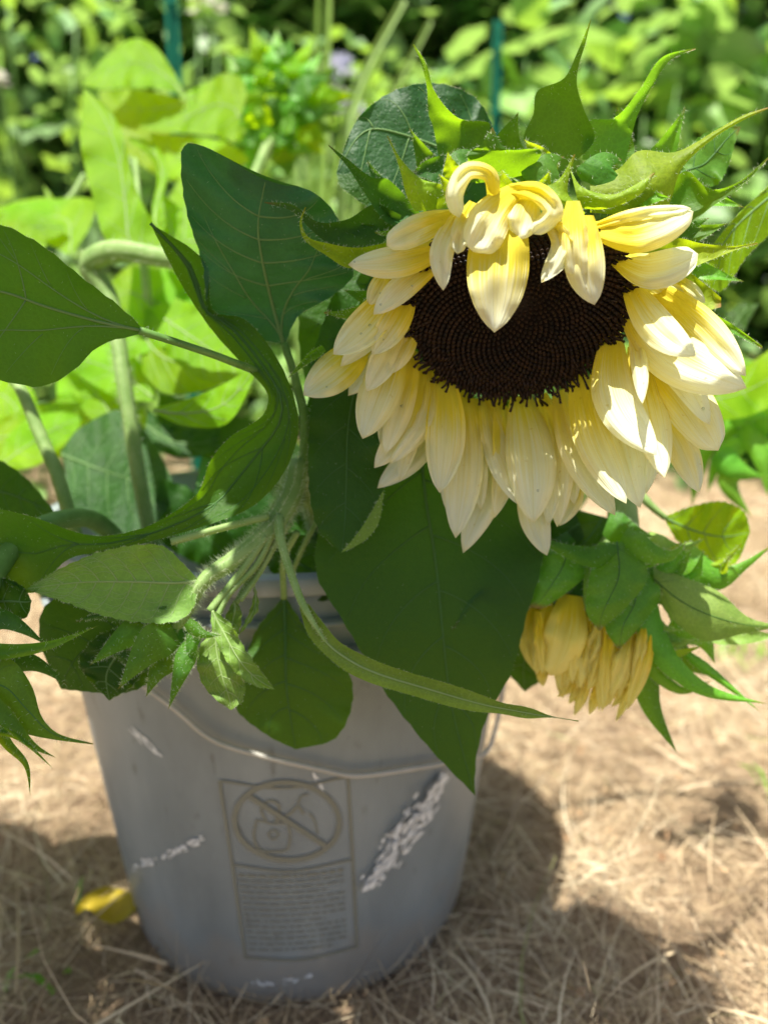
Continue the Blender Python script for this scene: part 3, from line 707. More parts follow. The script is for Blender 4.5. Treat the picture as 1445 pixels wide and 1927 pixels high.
bract2(head, [(880, 365), (848, 296), (805, 300), (772, 328)], [(850, 385), (830, 350), (800, 335), (774, 330)], (.325, .322, .320), DK)
bract(head, [(860, 380), (843, 352), (825, 327)], 18, (.306, .300, .297), Y)
bract2(head, [(895, 345), (880, 292), (905, 272), (925, 240)], [(985, 335), (1018, 284), (950, 278), (927, 240)], (.326, .318, .312, .308), M['bract'], fold=-.004)
bract2(head, [(1020, 310), (985, 262), (1003, 215), (1010, 172), (1060, 148), (1085, 100), (1111, 36)], [(1075, 310), (1118, 262), (1098, 205), (1085, 160), (1088, 125), (1100, 85), (1112, 36)], (.345, .340, .334, .326, .318, .312), M['bract'])
bract2(head, [(1095, 300), (1105, 228), (1155, 222), (1200, 172), (1245, 108), (1308, 90)], [(1175, 310), (1186, 262), (1200, 215), (1228, 160), (1262, 112), (1308, 93)], (.345, .340, .334, .325, .318), M['bract_bright'])
bract2(head, [(1110, 330), (1160, 320), (1200, 284), (1270, 286), (1350, 243), (1400, 216), (1450, 200)], [(1110, 400), (1190, 405), (1250, 396), (1282, 318), (1340, 262), (1400, 225), (1450, 203)], (.325, .322, .320, .318, .314, .310), M['bract_yellow'], fold=-.008)
bract2(head, [(1072, 318), (1095, 352), (1150, 366), (1190, 350), (1230, 325)], [(1090, 392), (1130, 394), (1165, 386), (1205, 365), (1232, 326)], (.316, .309, .305, .304), Y, fold=-.004)
bract2(head, [(962, 335), (1005, 352), (1048, 340), (1080, 290)], [(1050, 400), (1100, 402), (1068, 362), (1082, 291)], (.312, .306, .303, .299), Y, fold=-.004)
bract(head, [(950, 372), (948, 350), (943, 318)], 24, (.306, .303, .301), Y)
bract2(head, [(1245, 360), (1290, 322), (1335, 356), (1390, 342), (1447, 293)], [(1250, 420), (1290, 425), (1340, 388), (1395, 350), (1448, 296)], (.330, .326, .320, .314), M['bract'], fold=.004)
bract2(head, [(1200, 470), (1270, 448), (1320, 458), (1380, 463), (1424, 456)], [(1200, 510), (1290, 505), (1340, 488), (1385, 470), (1425, 459)], (.322, .318, .312, .308), Y)
bract2(head, [(1200, 520), (1280, 505), (1320, 530), (1356, 560)], [(1200, 560), (1290, 580), (1325, 585), (1356, 578)], (.335, .332, .328, .326), Y)
bract2(head, [(1300, 575), (1340, 590), (1380, 612), (1434, 652)], [(1300, 600), (1340, 612), (1380, 628), (1433, 656)], (.335, .332, .328, .322), M['bract'])
bract2(head, [(715, 530), (680, 570), (650, 583), (610, 587)], [(715, 580), (690, 592), (655, 600), (610, 590)], (.330, .326, .322, .320), M['bract'])
bract(head, [(610, 655), (575, 680), (541, 713)], 9, (.340, .338, .335), M['bract'])
for cl, W, d, mt in [([(720, 470), (690, 440), (640, 430)], 26, (.345, .34, .336), M['bract']), ([(760, 420), (720, 360), (690, 300)], 30, (.35, .346, .342), M['bract_dark']),
                 ([(830, 370), (800, 300), (770, 240)], 30, (.352, .348, .342), M['bract']), ([(900, 330), (860, 260), (852, 200)], 28, (.356, .352, .35), M['bract_dark']),
                 ([(960, 320), (955, 270), (975, 210)], 36, (.352, .348, .344), M['bract']), ([(1030, 330), (1010, 290), (985, 262)], 30, (.33, .324, .32), M['bract_yellow']),
                 ([(1140, 330), (1165, 270), (1160, 200)], 40, (.356, .352, .348), M['bract']), ([(1180, 350), (1240, 300), (1290, 200)], 34, (.352, .348, .342), M['bract_bright']),
                 ([(1230, 400), (1310, 370), (1400, 390)], 34, (.345, .342, .338), M['bract_bright']), ([(1230, 440), (1300, 440), (1370, 420)], 28, (.342, .338, .334), M['bract']),
                 ([(1240, 500), (1320, 510), (1400, 530)], 24, (.345, .342, .340), M['bract_bright']), ([(860, 350), (850, 320), (842, 285)], 24, (.318, .312, .308), M['bract_yellow']),
                 ([(1010, 385), (1020, 360), (1035, 320)], 24, (.310, .306, .304), M['bract_yellow']), ([(1180, 390), (1210, 372), (1262, 372)], 24, (.318, .314, .310), M['bract_bright']),
                 ([(740, 560), (690, 560), (645, 545)], 22, (.345, .342, .34), M['bract'])]:
    bract(head, cl, W, d, mt, hairs=70, wave=.003)
# inner cups of the calyx that show between the upper petals
for cl, W, d in [([(870, 345), (868, 300), (905, 285)], 34, (.322, .322, .326)), ([(1010, 350), (1035, 305), (1062, 295)], 42, (.322, .322, .326)),
                 ([(1120, 350), (1140, 305), (1170, 300)], 44, (.322, .320, .324)), ([(960, 345), (985, 325), (1010, 300)], 40, (.325, .326, .330)),
                 ([(770, 470), (730, 490), (690, 520)], 28, (.335, .334, .333)), ([(1260, 450), (1290, 440), (1320, 430)], 26, (.335, .334, .333)),
                 ([(1250, 400), (1300, 420), (1335, 410)], 24, (.338, .336, .334))]:
    bract(head, cl, W, d, M['bract'], fold=-.002, hairs=30)

# ---- leaves of the great sunflower
def leaf(parent, Lp, Rp, d, Mp=None, mat=None, **kw):
    kw.setdefault('nu', 44); kw.setdefault('nv', 19); kw.setdefault('wave', .003); kw.setdefault('teeth', 1.6); kw.setdefault('crink', .0017)
    kw.setdefault('veins', 'side'); kw.setdefault('hairs', 160); kw.setdefault('hlen', .001)
    return blade('leaf', parent, mat or M['leaf'], Lp, Rp, d, Mp=Mp, **kw)
l1 = leaf(s1, [(533, 648), (440, 625), (395, 590), (382, 500), (352, 400), (341, 320), (348, 272), (380, 274), (430, 298)],
          [(536, 648), (562, 595), (620, 560), (664, 520), (660, 480), (645, 430), (622, 390), (590, 362), (560, 350)],
          (.372, .365, .355, .345, .338, .334), Mp=[(534, 648), (512, 570), (492, 480), (486, 420), (500, 338)],
          mat=M['leaf_blue'], veins='palmate', vr=.00055, nlat=5, hairs=260, wave=.004, crink=.0012, vmat=M['vein'], fold=.004, label='large blue-green upper leaf, its tip turned over')
# the turned-over tip of that leaf, going down behind
blade('leaf_tip', l1, M['leaf_blue'], [(430, 298), (440, 320), (450, 360)], [(560, 350), (590, 375), (600, 410)], (.334, .345, .362), Mp=[(497, 330), (520, 345), (520, 390)], nu=12, nv=13)
stalk('petiole', s1, [(534, 645, .372), (556, 715, .375), (572, 790, .378), (572, 880, .385), (555, 950, .395)], [.0017, .002, .0024, .003, .004], M['stem'], 260)
leaf(s1, [(283, 420), (340, 532), (400, 622), (470, 700), (504, 742), (494, 782), (432, 824), (396, 868), (372, 928), (290, 985), (205, 1008), (150, 1003), (70, 975), (0, 958), (-60, 950)],
     [(284, 420), (385, 492), (402, 585), (460, 600), (525, 680), (562, 790), (540, 880), (480, 950), (400, 985), (310, 1012), (205, 1038), (130, 1052), (62, 1116), (20, 1100), (-50, 1040)],
     (.350, .355, .358, .352, .350, .352, .350, .345, .340, .338, .340, .346), nu=84, mat=M['leaf_mid'], fold=.012, veins='palmate', vmat=M['vein_faint'], nlat=6, vr=.0004, hairs=600, wave=.001, teeth=.5,
     label='long twisted leaf curving from the fork to the left')
leaf(s1, [(270, 619), (232, 582), (150, 518), (80, 462), (0, 422), (-160, 395), (-330, 420)], [(266, 628), (190, 650), (135, 700), (80, 727), (0, 716), (-160, 690), (-330, 500)],
     (.325, .318, .310, .302, .296, .285, .275), Mp=[(268, 622), (190, 606), (90, 578), (0, 548), (-160, 530), (-330, 450)], veins='palmate', nlat=5, vr=.0004, vmat=M['vein'], crink=.001, mat=M['leaf_mid'], hairs=240, fold=.004, roll=.004, edge=-.0015,
     label='broad dark leaf entering from the left edge')
stalk('petiole', s1, [(262, 622, .325), (350, 650, .335), (430, 678, .345), (500, 712, .362), (560, 800, .38)], [.0018, .0016, .0017, .002, .003], M['stem'], 120)
leaf(s1, [(930, 250), (905, 195), (860, 166), (800, 156), (740, 172), (685, 210), (655, 260), (633, 325)], [(930, 400), (880, 420), (820, 425), (760, 410), (720, 395), (690, 388), (655, 360), (634, 330)],
     (.375, .372, .368, .364, .362, .362), Mp=[(930, 320), (835, 281), (760, 254), (700, 243), (670, 262), (634, 328)], veins='side', nlat=4, vr=.0005, mat=M['leaf_blue'], crink=.001, hairs=260, label='rounded leaf behind the top left of the flower')
blade('leaf', s1, M['leaf'], [(634, 328), (640, 350), (690, 386)], [(634, 328), (672, 330), (697, 380)], (.360, .357, .358), nu=14, nv=9, hairs=30)
leaf(s1, [(720, 640), (668, 760), (640, 880), (597, 1010), (597, 1085), (640, 1160), (690, 1245), (730, 1310), (805, 1405), (893, 1497)],
     [(860, 640), (960, 760), (1010, 900), (1020, 1050), (990, 1160), (962, 1265), (918, 1345), (897, 1420), (893, 1470), (894, 1497)],
     (.40, .395, .385, .38, .378, .376, .38, .385, .39), Mp=[(790, 640), (790, 800), (800, 930), (820, 1060), (834, 1200), (850, 1330), (893, 1497)], nu=60,
     veins='side', nlat=7, vmat=M['vein_faint'], vr=.0005, fold=.006, wave=.002, label='very large leaf hanging down in front of the bucket')
leaf(s1, [(640, 640), (590, 750), (580, 880), (596, 990), (642, 1042)], [(760, 640), (730, 800), (722, 920), (700, 1000), (645, 1042)], (.375, .37, .366, .362, .358), veins='side', nlat=5, vmat=M['vein_faint'], mat=M['leaf'], label='dark drooping leaf under the left petals')
blade('leaf', s1, M['leaf_pale'], [(722, 925), (712, 985), (685, 1018), (643, 1040)], [(720, 925), (692, 975), (668, 1010), (643, 1038)], (.352, .350, .349, .350), nu=18, nv=7, hairs=70, roll=.004)
leaf(s1, [(1500, 300), (1445, 350), (1390, 402), (1345, 455), (1308, 515)], [(1500, 400), (1450, 440), (1405, 482), (1355, 548), (1310, 520)], (.40, .385, .375, .37, .365), Mp=[(1500, 330), (1445, 372), (1385, 425), (1345, 480), (1309, 518)], nlat=5, vmat=M['vein'], mat=M['leaf_bright'], label='leaf behind the right side of the flower')
leaf(s1, [(1250, 330), (1300, 270), (1350, 240), (1392, 238)], [(1250, 345), (1300, 348), (1352, 345), (1392, 240)], (.35, .352, .355, .36), mat=M['bract'], hairs=30, nlat=3, vmat=M['vein_faint'])
# dark inner foliage of the bunch, between the flower and the stems
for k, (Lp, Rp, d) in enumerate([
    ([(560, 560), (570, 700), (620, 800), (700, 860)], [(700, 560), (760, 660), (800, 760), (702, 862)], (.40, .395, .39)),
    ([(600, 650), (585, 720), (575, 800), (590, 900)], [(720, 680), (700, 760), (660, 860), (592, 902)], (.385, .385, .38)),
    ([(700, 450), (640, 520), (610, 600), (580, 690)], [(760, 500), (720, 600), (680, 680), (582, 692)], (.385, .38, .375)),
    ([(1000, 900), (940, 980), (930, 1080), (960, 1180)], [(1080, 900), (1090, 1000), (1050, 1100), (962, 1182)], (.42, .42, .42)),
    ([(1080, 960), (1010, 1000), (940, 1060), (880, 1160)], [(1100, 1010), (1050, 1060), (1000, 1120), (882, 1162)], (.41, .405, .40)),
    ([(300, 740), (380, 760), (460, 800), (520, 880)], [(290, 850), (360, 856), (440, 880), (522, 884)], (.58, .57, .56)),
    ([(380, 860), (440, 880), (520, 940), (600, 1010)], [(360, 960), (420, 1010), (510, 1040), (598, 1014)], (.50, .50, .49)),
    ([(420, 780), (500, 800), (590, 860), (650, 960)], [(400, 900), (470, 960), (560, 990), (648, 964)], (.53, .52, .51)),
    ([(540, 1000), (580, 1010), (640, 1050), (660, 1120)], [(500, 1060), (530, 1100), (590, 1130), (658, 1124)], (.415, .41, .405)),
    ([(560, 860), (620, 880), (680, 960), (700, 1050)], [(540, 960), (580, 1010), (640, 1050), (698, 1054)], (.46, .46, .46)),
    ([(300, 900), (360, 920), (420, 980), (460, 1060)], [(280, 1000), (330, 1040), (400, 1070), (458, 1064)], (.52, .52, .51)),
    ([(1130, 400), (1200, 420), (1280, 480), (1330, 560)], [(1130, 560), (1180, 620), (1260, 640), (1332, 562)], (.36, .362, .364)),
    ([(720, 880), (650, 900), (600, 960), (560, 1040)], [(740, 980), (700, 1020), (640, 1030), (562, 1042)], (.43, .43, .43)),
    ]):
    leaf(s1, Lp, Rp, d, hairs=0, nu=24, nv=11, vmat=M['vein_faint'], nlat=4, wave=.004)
# stems inside: the main stem rises from the bucket and bends over behind the head
stalk('stem', s1, [(.03, .02, .02), at(640, 1080, .50), at(600, 960, .42), at(690, 760, .39), at(800, 560, .385), at(900, 440, .37), DC-fn*.03], [.006, .0065, .007, .007, .0065, .006, .008], M['stem'], 300, px=False)

# ------------------------------------------------------------------ the young stem with a closed bud, lower left
s3 = empty('sunflower', (-.03, -.03, .02), 'closed green bud on a pale hairy stem hanging over the bucket rim at left', 'sunflower', 'cut sunflowers in the bucket')
stalk('stem', s3, [(-.03, -.03, .02), at(600, 1060, .46), at(585, 930, .40), at(560, 880, .385), at(545, 935, .375), at(505, 1000, .362), at(440, 1055, .350), at(385, 1092, .343), at(350, 1150, .345), at(325, 1195, .35)],
      [.005, .005, .0055, .0062, .0062, .0056, .0044, .0034, .003, .004], M['stem_pale'], 5200, hlen=.0036, px=False, h0=.62)
leaf(s3, [(374, 1092), (352, 1068), (312, 1030), (280, 1024), (200, 1036), (130, 1062), (50, 1108)], [(374, 1094), (366, 1140), (340, 1166), (290, 1173), (200, 1160), (120, 1132), (50, 1109)],
     (.342, .336, .333, .332, .333, .336, .34), Mp=[(374, 1093), (330, 1097), (260, 1095), (150, 1096), (50, 1108)], mat=M['leaf_pale'], veins='net', nlat=8, vr=.00033, vmat=M['vein_light'], hairs=260, fold=.003, wave=.0015,
     label='pale veined leaf seen from below')
A, B, C = margins([(572, 1140), (610, 1205), (680, 1255), (800, 1295), (930, 1330), (1088, 1357)], 21, lambda t: [.45, .85, 1, .95, .8, .5, .05][min(6, int(t*6+.5))], 13)
blade('leaf', s3, M['leaf_pale'], A, B, (.330, .326, .322, .320, .318, .318), nu=50, nv=9, fold=.003, wave=.0006, hairs=420, hlen=.0008, veins='side', nlat=0, vr=.0003, vmat=M['vein_light'], hmat=M['hair_dim'], label='long narrow ribbon leaf sweeping right across the bucket')
stalk('petiole', s3, [(524, 975, .362), (530, 1020, .348), (548, 1080, .338), (574, 1145, .330), (612, 1207, .3265)], [.0028, .0021, .0018, .0016, .0006], M['stem_pale'], 420, hlen=.0013)
leaf(s3, [(408, 1180), (372, 1225), (378, 1280), (405, 1315), (434, 1336)], [(410, 1180), (448, 1230), (462, 1285), (455, 1320), (436, 1336)], (.345, .342, .342, .343), mat=M['leaf_pale'], veins='net', vmat=M['vein_light'], nlat=5, vr=.00028, nu=24, hairs=80)
leaf(s3, [(398, 1150), (400, 1190), (440, 1262), (478, 1290), (517, 1298)], [(402, 1148), (435, 1175), (462, 1222), (490, 1262), (517, 1297)], (.340, .334, .332, .334), mat=M['leaf_pale'], veins='side', vmat=M['vein_light'], nlat=5, vr=.00028, nu=24, hairs=90, fold=.002)
leaf(s3, [(470, 1080), (478, 1110), (470, 1150), (448, 1195)], [(472, 1080), (488, 1140), (475, 1165), (450, 1196)], (.36, .355, .352), mat=M['leaf_pale'], veins='side', vmat=M['vein_light'], nlat=2, vr=.0003, nu=20, nv=7, hairs=40)
leaf(s3, [(440, 1130), (425, 1160), (420, 1185), (430, 1215)], [(442, 1130), (455, 1150), (450, 1190), (432, 1216)], (.352, .350, .348), mat=M['leaf_pale'], veins='side', vmat=M['vein_light'], nlat=2, vr=.0003, nu=16, nv=7, hairs=40)
for pts, r in [([(520, 985, .36), (485, 1060, .352), (430, 1120, .345), (405, 1170, .342)], .0015), ([(545, 985, .366), (500, 1050, .36), (470, 1090, .356), (445, 1135, .352)], .0013),
               ([(560, 1000, .375), (535, 1050, .38), (534, 1125, .395)], .0016), ([(505, 972, .358), (430, 990, .348), (322, 1020, .340)], .0017), ([(600, 975, .39), (570, 1030, .392), (545, 1090, .40)], .0013),
               ([(500, 1010, .356), (455, 1075, .348), (395, 1150, .342)], .0018), ([(530, 1000, .362), (490, 1075, .355), (452, 1130, .35)], .0014)]:
    stalk('petiole', s3, pts, r, M['stem_pale'], 170, hlen=.0017)
leaf(s3, [(534, 1122), (480, 1190), (452, 1285), (442, 1330), (500, 1382), (555, 1410)], [(536, 1122), (590, 1200), (656, 1265), (662, 1330), (630, 1390), (560, 1410)], (.397, .395, .39, .392, .395, .40),
     Mp=[(535, 1122), (537, 1200), (540, 1300), (557, 1410)], veins='side', nlat=5, vmat=M['vein_faint'], vr=.00045, mat=M['leaf_mid'], label='heart-shaped leaf hanging by the bucket wall')
b3c = at(318, 1195, .352)
V = []; 
for i in range(9):
    for k in range(18):
        a = math.pi*i/8; w = 2*math.pi*k/18; q = .0115
        V.append(b3c+q*(math.sin(a)*math.cos(w)*RT*1.15+math.sin(a)*math.sin(w)*UP*.9)+FW*q*.8*math.cos(a))
h3 = mesh('flower_bud', V, grid_faces(9, 18, True), M['bract'], s3)
h3['label'] = 'closed green bud'
for cl, W, d, mt in [([(300, 1180), (250, 1190), (168, 1253)], 30, (.345, .338, .336), M['bract']), ([(330, 1190), (285, 1215), (222, 1298)], 36, (.340, .328, .326), M['bract']),
                 ([(325, 1235), (298, 1262), (275, 1312)], 22, (.342, .336, .335), M['bract']), ([(360, 1210), (342, 1260), (317, 1336)], 20, (.338, .332, .332), M['bract']),
                 ([(352, 1170), (380, 1192), (418, 1196)], 13, (.336, .330, .329), M['bract']), ([(340, 1150), (290, 1160), (180, 1160), (140, 1172)], 20, (.345, .342, .340, .340), M['bract_dark']),
                 ([(300, 1230), (255, 1240), (200, 1225)], 26, (.35, .348, .348), M['bract_dark']),
                 ([(370, 1180), (360, 1220), (352, 1265)], 14, (.338, .334, .335), M['bract']), ([(330, 1160), (310, 1150), (240, 1145)], 16, (.34, .338, .338), M['bract'])]:
    bract(h3, cl, W, d, mt, hairs=110, fold=-.003)
leaf(s3, [(320, 1150), (210, 1112), (130, 1112), (80, 1150), (78, 1215), (115, 1296)], [(322, 1160), (310, 1235), (275, 1288), (225, 1305), (165, 1302), (118, 1297)], (.375, .372, .37, .37, .375), vmat=M['vein_faint'], nlat=5, label='dark leaf behind the closed bud')
leaf(s3, [(230, 1180), (180, 1200), (150, 1250), (205, 1318)], [(250, 1230), (270, 1250), (250, 1290), (207, 1318)], (.366, .364, .364), vmat=M['vein'], nlat=4, nu=24)

# ------------------------------------------------------------------ bud at the left edge
s4 = empty('sunflower', (-.07, -.03, .02), 'sunflower bud cut off by the left edge of the picture, long curling bracts', 'sunflower', 'cut sunflowers in the bucket')
stalk('stem', s4, [(-.07, -.03, .02), at(250, 1080, .47), at(180, 980, .42), at(60, 1000, .37), at(-30, 1120, .335), at(-60, 1220, .325)], [.005, .005, .005, .005, .005, .006], M['stem'], 260, px=False)
b4c = at(-70, 1270, .325); V = []
for i in range(9):
    for k in range(18):
        a = math.pi*i/8; w = 2*math.pi*k/18; q = .018
        V.append(b4c+q*(math.sin(a)*math.cos(w)*RT+math.sin(a)*math.sin(w)*UP*.85)+FW*q*.7*math.cos(a))
h4 = mesh('flower_bud', V, grid_faces(9, 18, True), M['bract'], s4)
for cl, W, d, mt in [([(-60, 1215), (0, 1226), (90, 1215), (186, 1177)], 15, (.315, .312, .310, .310), M['bract']), 
                 ([(-60, 1290), (10, 1350), (62, 1402), (108, 1427)], 22, (.315, .308, .306, .306), M['bract']), ([(-40, 1370), (30, 1385), (102, 1447)], 8, (.312, .306, .306), M['bract']),
                 ([(-40, 1320), (15, 1400), (50, 1440), (58, 1500)], 14, (.318, .312, .310, .309), M['bract']), ([(-60, 1180), (0, 1165), (40, 1180), (90, 1215)], 24, (.33, .325, .325, .326), M['bract_dark']),
                 ([(-60, 1260), (20, 1245), (70, 1250), (130, 1290)], 30, (.33, .33, .33, .332), M['bract_dark'])]:
    bract(h4, cl, W, d, mt, hairs=80)
bract2(h4, [(-40, 1240), (20, 1240), (60, 1290), (80, 1350), (110, 1380), (176, 1399)], [(-40, 1330), (0, 1345), (35, 1375), (65, 1385), (110, 1393), (176, 1401)], (.322, .314, .310, .308, .306), M['bract'], fold=-.004, veins='side')
leaf(s4, [(-30, 1085), (15, 1090), (45, 1105), (60, 1130)], [(-30, 1180), (20, 1172), (52, 1160), (60, 1132)], (.342, .34, .338), nu=20, nv=9, vmat=M['vein'], nlat=3, hairs=60)
leaf(s4, [(-40, 860), (0, 866), (50, 900), (108, 968)], [(-40, 985), (10, 980), (60, 975), (108, 970)], (.42, .41, .41), nu=20, nv=9, vmat=M['vein_faint'], nlat=4, hairs=0)

# ------------------------------------------------------------------ half-open yellow bud, lower right
s2 = empty('sunflower', (.06, 0, .02), 'half-open sunflower with yellow petals and bright green bracts, drooping at lower right', 'sunflower', 'cut sunflowers in the bucket')
H2 = at(1130, 1120, .405)
stalk('stem', s2, [(.06, 0, .02), at(800, 1080, .50), at(900, 960, .46), at(1060, 880, .44), at(1150, 900, .43), at(1172, 985, .42), at(1150, 1060, .412)], [.006, .006, .006, .0065, .007, .0085, .012], M['stem_pale'], 900, hlen=.0025, px=False)
V = []
for i in range(10):
    for k in range(24):
        a = math.pi*i/9; w = 2*math.pi*k/24; q = .026
        V.append(H2+q*(math.sin(a)*math.cos(w)*RT*1.1+math.cos(a)*UP*.9)+FW*q*.8*math.sin(a)*math.sin(w)+FW*.010)
h2 = mesh('flower_head', V, grid_faces(10, 24, True), M['bract_dark'], s2)
h2['label'] = 'half-open yellow flower head'
PY = M['petal_yellow']
for q_ in range(26):
    x_ = 1012+205*((q_*.618) % 1); b_ = 1150+40*((q_*.31) % 1); e_ = 1262+80*((q_*.77+.2) % 1)*(.55+.45*(x_ > 1090)); dp_ = .386+.016*((q_*.43) % 1)
    sk = -.16*(x_-1060)
    petal(h2, [(x_, b_), (x_+sk*.4, (b_+e_)/2), (x_+sk, e_)], 11+7*((q_*.53) % 1), (dp_+.004, dp_-.003, dp_-.001), PY, fold=-.002, ribs=.0009, base=.7, mx=.4, tip=1.0, wave=.003, crink=.001)
for cl, W, d in [([(1005, 1120), (995, 1200), (1010, 1268)], 28, (.402, .396, .398)), ([(1075, 1120), (1062, 1200), (1035, 1272)], 44, (.396, .382, .386)), ([(1030, 1130), (1018, 1210), (1008, 1270)], 26, (.398, .389, .391)),
                 ([(1110, 1160), (1108, 1230), (1085, 1296)], 26, (.398, .390, .392)), ([(1145, 1180), (1130, 1250), (1105, 1300)], 24, (.397, .388, .390)), ([(1185, 1180), (1168, 1250), (1146, 1312)], 26, (.395, .384, .386)),
                 ([(1222, 1150), (1208, 1250), (1180, 1336)], 24, (.395, .385, .387)), ([(1205, 1240), (1185, 1300), (1158, 1358)], 14, (.400, .398, .400)), ([(1110, 1250), (1098, 1300), (1080, 1347)], 16, (.402, .400, .402)),
                 ([(1060, 1240), (1058, 1275), (1058, 1314)], 18, (.404, .402, .404)), ([(1030, 1240), (1020, 1270), (1022, 1292)], 16, (.404, .402, .404)), ([(1135, 1260), (1125, 1300), (1108, 1345)], 17, (.402, .402, .404)),
                 ([(1160, 1260), (1150, 1300), (1132, 1335)], 15, (.403, .401, .403)), ([(1085, 1240), (1072, 1290), (1048, 1312)], 15, (.405, .404, .405)), ([(1180, 1260), (1172, 1305), (1150, 1330)], 14, (.401, .400, .402)),
                 ([(1130, 1150), (1120, 1200), (1095, 1265)], 22, (.394, .388, .390)), ([(1200, 1200), (1190, 1260), (1165, 1300)], 20, (.400, .392, .393)), ([(1100, 1260), (1090, 1290), (1070, 1325)], 15, (.404, .403, .405))]:
    petal(h2, cl, W*(.92 if W > 40 else .74), [q+rng.uniform(-.001, .001) for q in d], PY, fold=-.003, ribs=.0012, base=.5, mx=.5, tip=.62 if W > 30 else .95, wave=.004, crink=.001, roll=rng.uniform(-.004, .004))
G2 = M['bract_bright']
GP = M['bract_pale'] = leaf_mat('bract_pale', (.17, .30, .06), (.24, .38, .09), .4, (.4, .65, .08), rough=.5, noise=90)
bract2(h2, [(1020, 1020), (1003, 1080), (996, 1120), (984, 1141)], [(1120, 1030), (1108, 1075), (1070, 1112), (1020, 1146)], (.392, .385, .382, .384), G2, fold=-.006, veins='side', wave=.003)
bract2(h2, [(1125, 1020), (1108, 1090), (1102, 1150), (1126, 1186)], [(1195, 1020), (1218, 1085), (1190, 1130), (1128, 1187)], (.388, .378, .374, .378), G2, fold=-.006, veins='side', wave=.003)
bract2(h2, [(1150, 1080), (1148, 1140), (1138, 1180), (1163, 1222)], [(1225, 1060), (1242, 1120), (1215, 1165), (1164, 1223)], (.394, .386, .382, .384), G2, fold=-.005, veins='side', wave=.003)
bract2(h2, [(1110, 1040), (1098, 1090), (1100, 1140), (1125, 1186)], [(1135, 1040), (1132, 1090), (1118, 1130), (1126, 1186)], (.386, .382, .380, .380), GP, fold=.003)
for q_ in range(16):
    a_ = -.3+q_*.26; x_ = 1125+95*math.cos(a_); y_ = 1085+45*math.sin(a_); l_ = 60+40*((q_*.618) % 1)
    bract(h2, [(x_-20*math.cos(a_), y_-10), (x_+l_*.5*math.cos(a_), y_+l_*.25), (x_+l_*math.cos(a_+.4), y_+l_*(.55+.4*((q_*.38) % 1)))], 17+10*((q_*.27) % 1), (.412, .404, .400) if math.sin(a_) > .5 else (.402, .392, .388), [G2, M['bract'], GP][q_ % 3], hairs=30, fold=-.004, wave=.004) if not (.5 < a_ < 2.6) else None
for q_ in range(12):
    x_ = 1190+14*q_*((q_*.618) % 1); y_ = 1010+200*((q_*.381+.2) % 1); an_ = -.5+1.5*((q_*.618+.3) % 1); l_ = 70+60*((q_*.47) % 1)
    bract(h2, [(x_, y_), (x_+l_*.5*math.cos(an_), y_+l_*.5*math.sin(an_)+10), (x_+l_*math.cos(an_-.4), y_+l_*math.sin(an_-.2))], 13+8*((q_*.27) % 1), (.400, .388+.008*((q_*.7) % 1), .380), [G2, GP, Y][q_ % 3], hairs=60, fold=-.003, wave=.004)
for cl, W, d, mt in [([(1175, 1040), (1110, 1048), (1050, 1030), (992, 1003)], 22, (.384, .376, .372, .370), M['bract']),
                 ([(1075, 1010), (985, 1085), (900, 1120), (848, 1190)], 20, (.392, .386, .382, .380), M['bract_dark']),
                 ([(1000, 1150), (930, 1185), (870, 1232)], 10, (.405, .404, .404), M['bract']), ([(1000, 1170), (910, 1240), (876, 1296)], 9, (.41, .41, .41), M['bract']),
                 ([(1060, 1080), (980, 1130), (880, 1210)], 12, (.408, .406, .405), M['bract_dark']),
                 ([(1170, 1010), (1225, 1042), (1262, 1045), (1292, 1020)], 26, (.388, .380, .376, .372), G2),
                 ([(1140, 985), (1180, 1000), (1230, 1010)], 30, (.398, .392, .388), M['bract']),
                 ([(1240, 1090), (1275, 1060), (1290, 1030)], 24, (.392, .388, .382), G2),
                 ([(1215, 1120), (1225, 1190), (1262, 1250), (1330, 1300), (1446, 1325)], 26, (.392, .388, .386, .384, .380), G2),
                 ([(1220, 1190), (1232, 1260), (1285, 1300), (1340, 1280)], 18, (.398, .396, .394, .392), G2),
                 ([(1260, 1170), (1320, 1200), (1345, 1250)], 32, (.402, .400, .400), G2),
                 ([(1210, 1250), (1225, 1330), (1275, 1420)], 24, (.403, .402, .402), M['bract']),
                 ([(1290, 1230), (1350, 1275), (1430, 1340)], 10, (.395, .390, .388), G2),
                 ([(1250, 1200), (1300, 1250), (1345, 1275)], 24, (.404, .404, .404), M['bract']),
                 ([(1230, 1210), (1255, 1260), (1300, 1290)], 14, (.395, .393, .392), GP),
                 ([(1190, 1240), (1160, 1300), (1175, 1330)], 8, (.404, .405, .406), M['bract'])]:
    bract(h2, cl, W, d, mt, hairs=90, fold=-.003)
bract2(h2, [(1250, 1030), (1300, 1025), (1355, 1066), (1400, 1055), (1450, 1026)], [(1250, 1110), (1300, 1112), (1360, 1108), (1405, 1070), (1450, 1030)], (.400, .396, .392, .388, .384), G2, fold=-.004)
bract2(h2, [(1228, 1060), (1290, 1088), (1350, 1112), (1405, 1160), (1455, 1176)], [(1232, 1120), (1268, 1170), (1325, 1206), (1400, 1192), (1455, 1182)], (.392, .384, .380, .378, .376), GP, fold=-.006, veins='side')
bract2(h2, [(1300, 1120), (1360, 1140), (1410, 1180), (1455, 1195)], [(1290, 1180), (1340, 1210), (1400, 1212), (1455, 1200)], (.398, .394, .392, .390), GP, fold=.003)
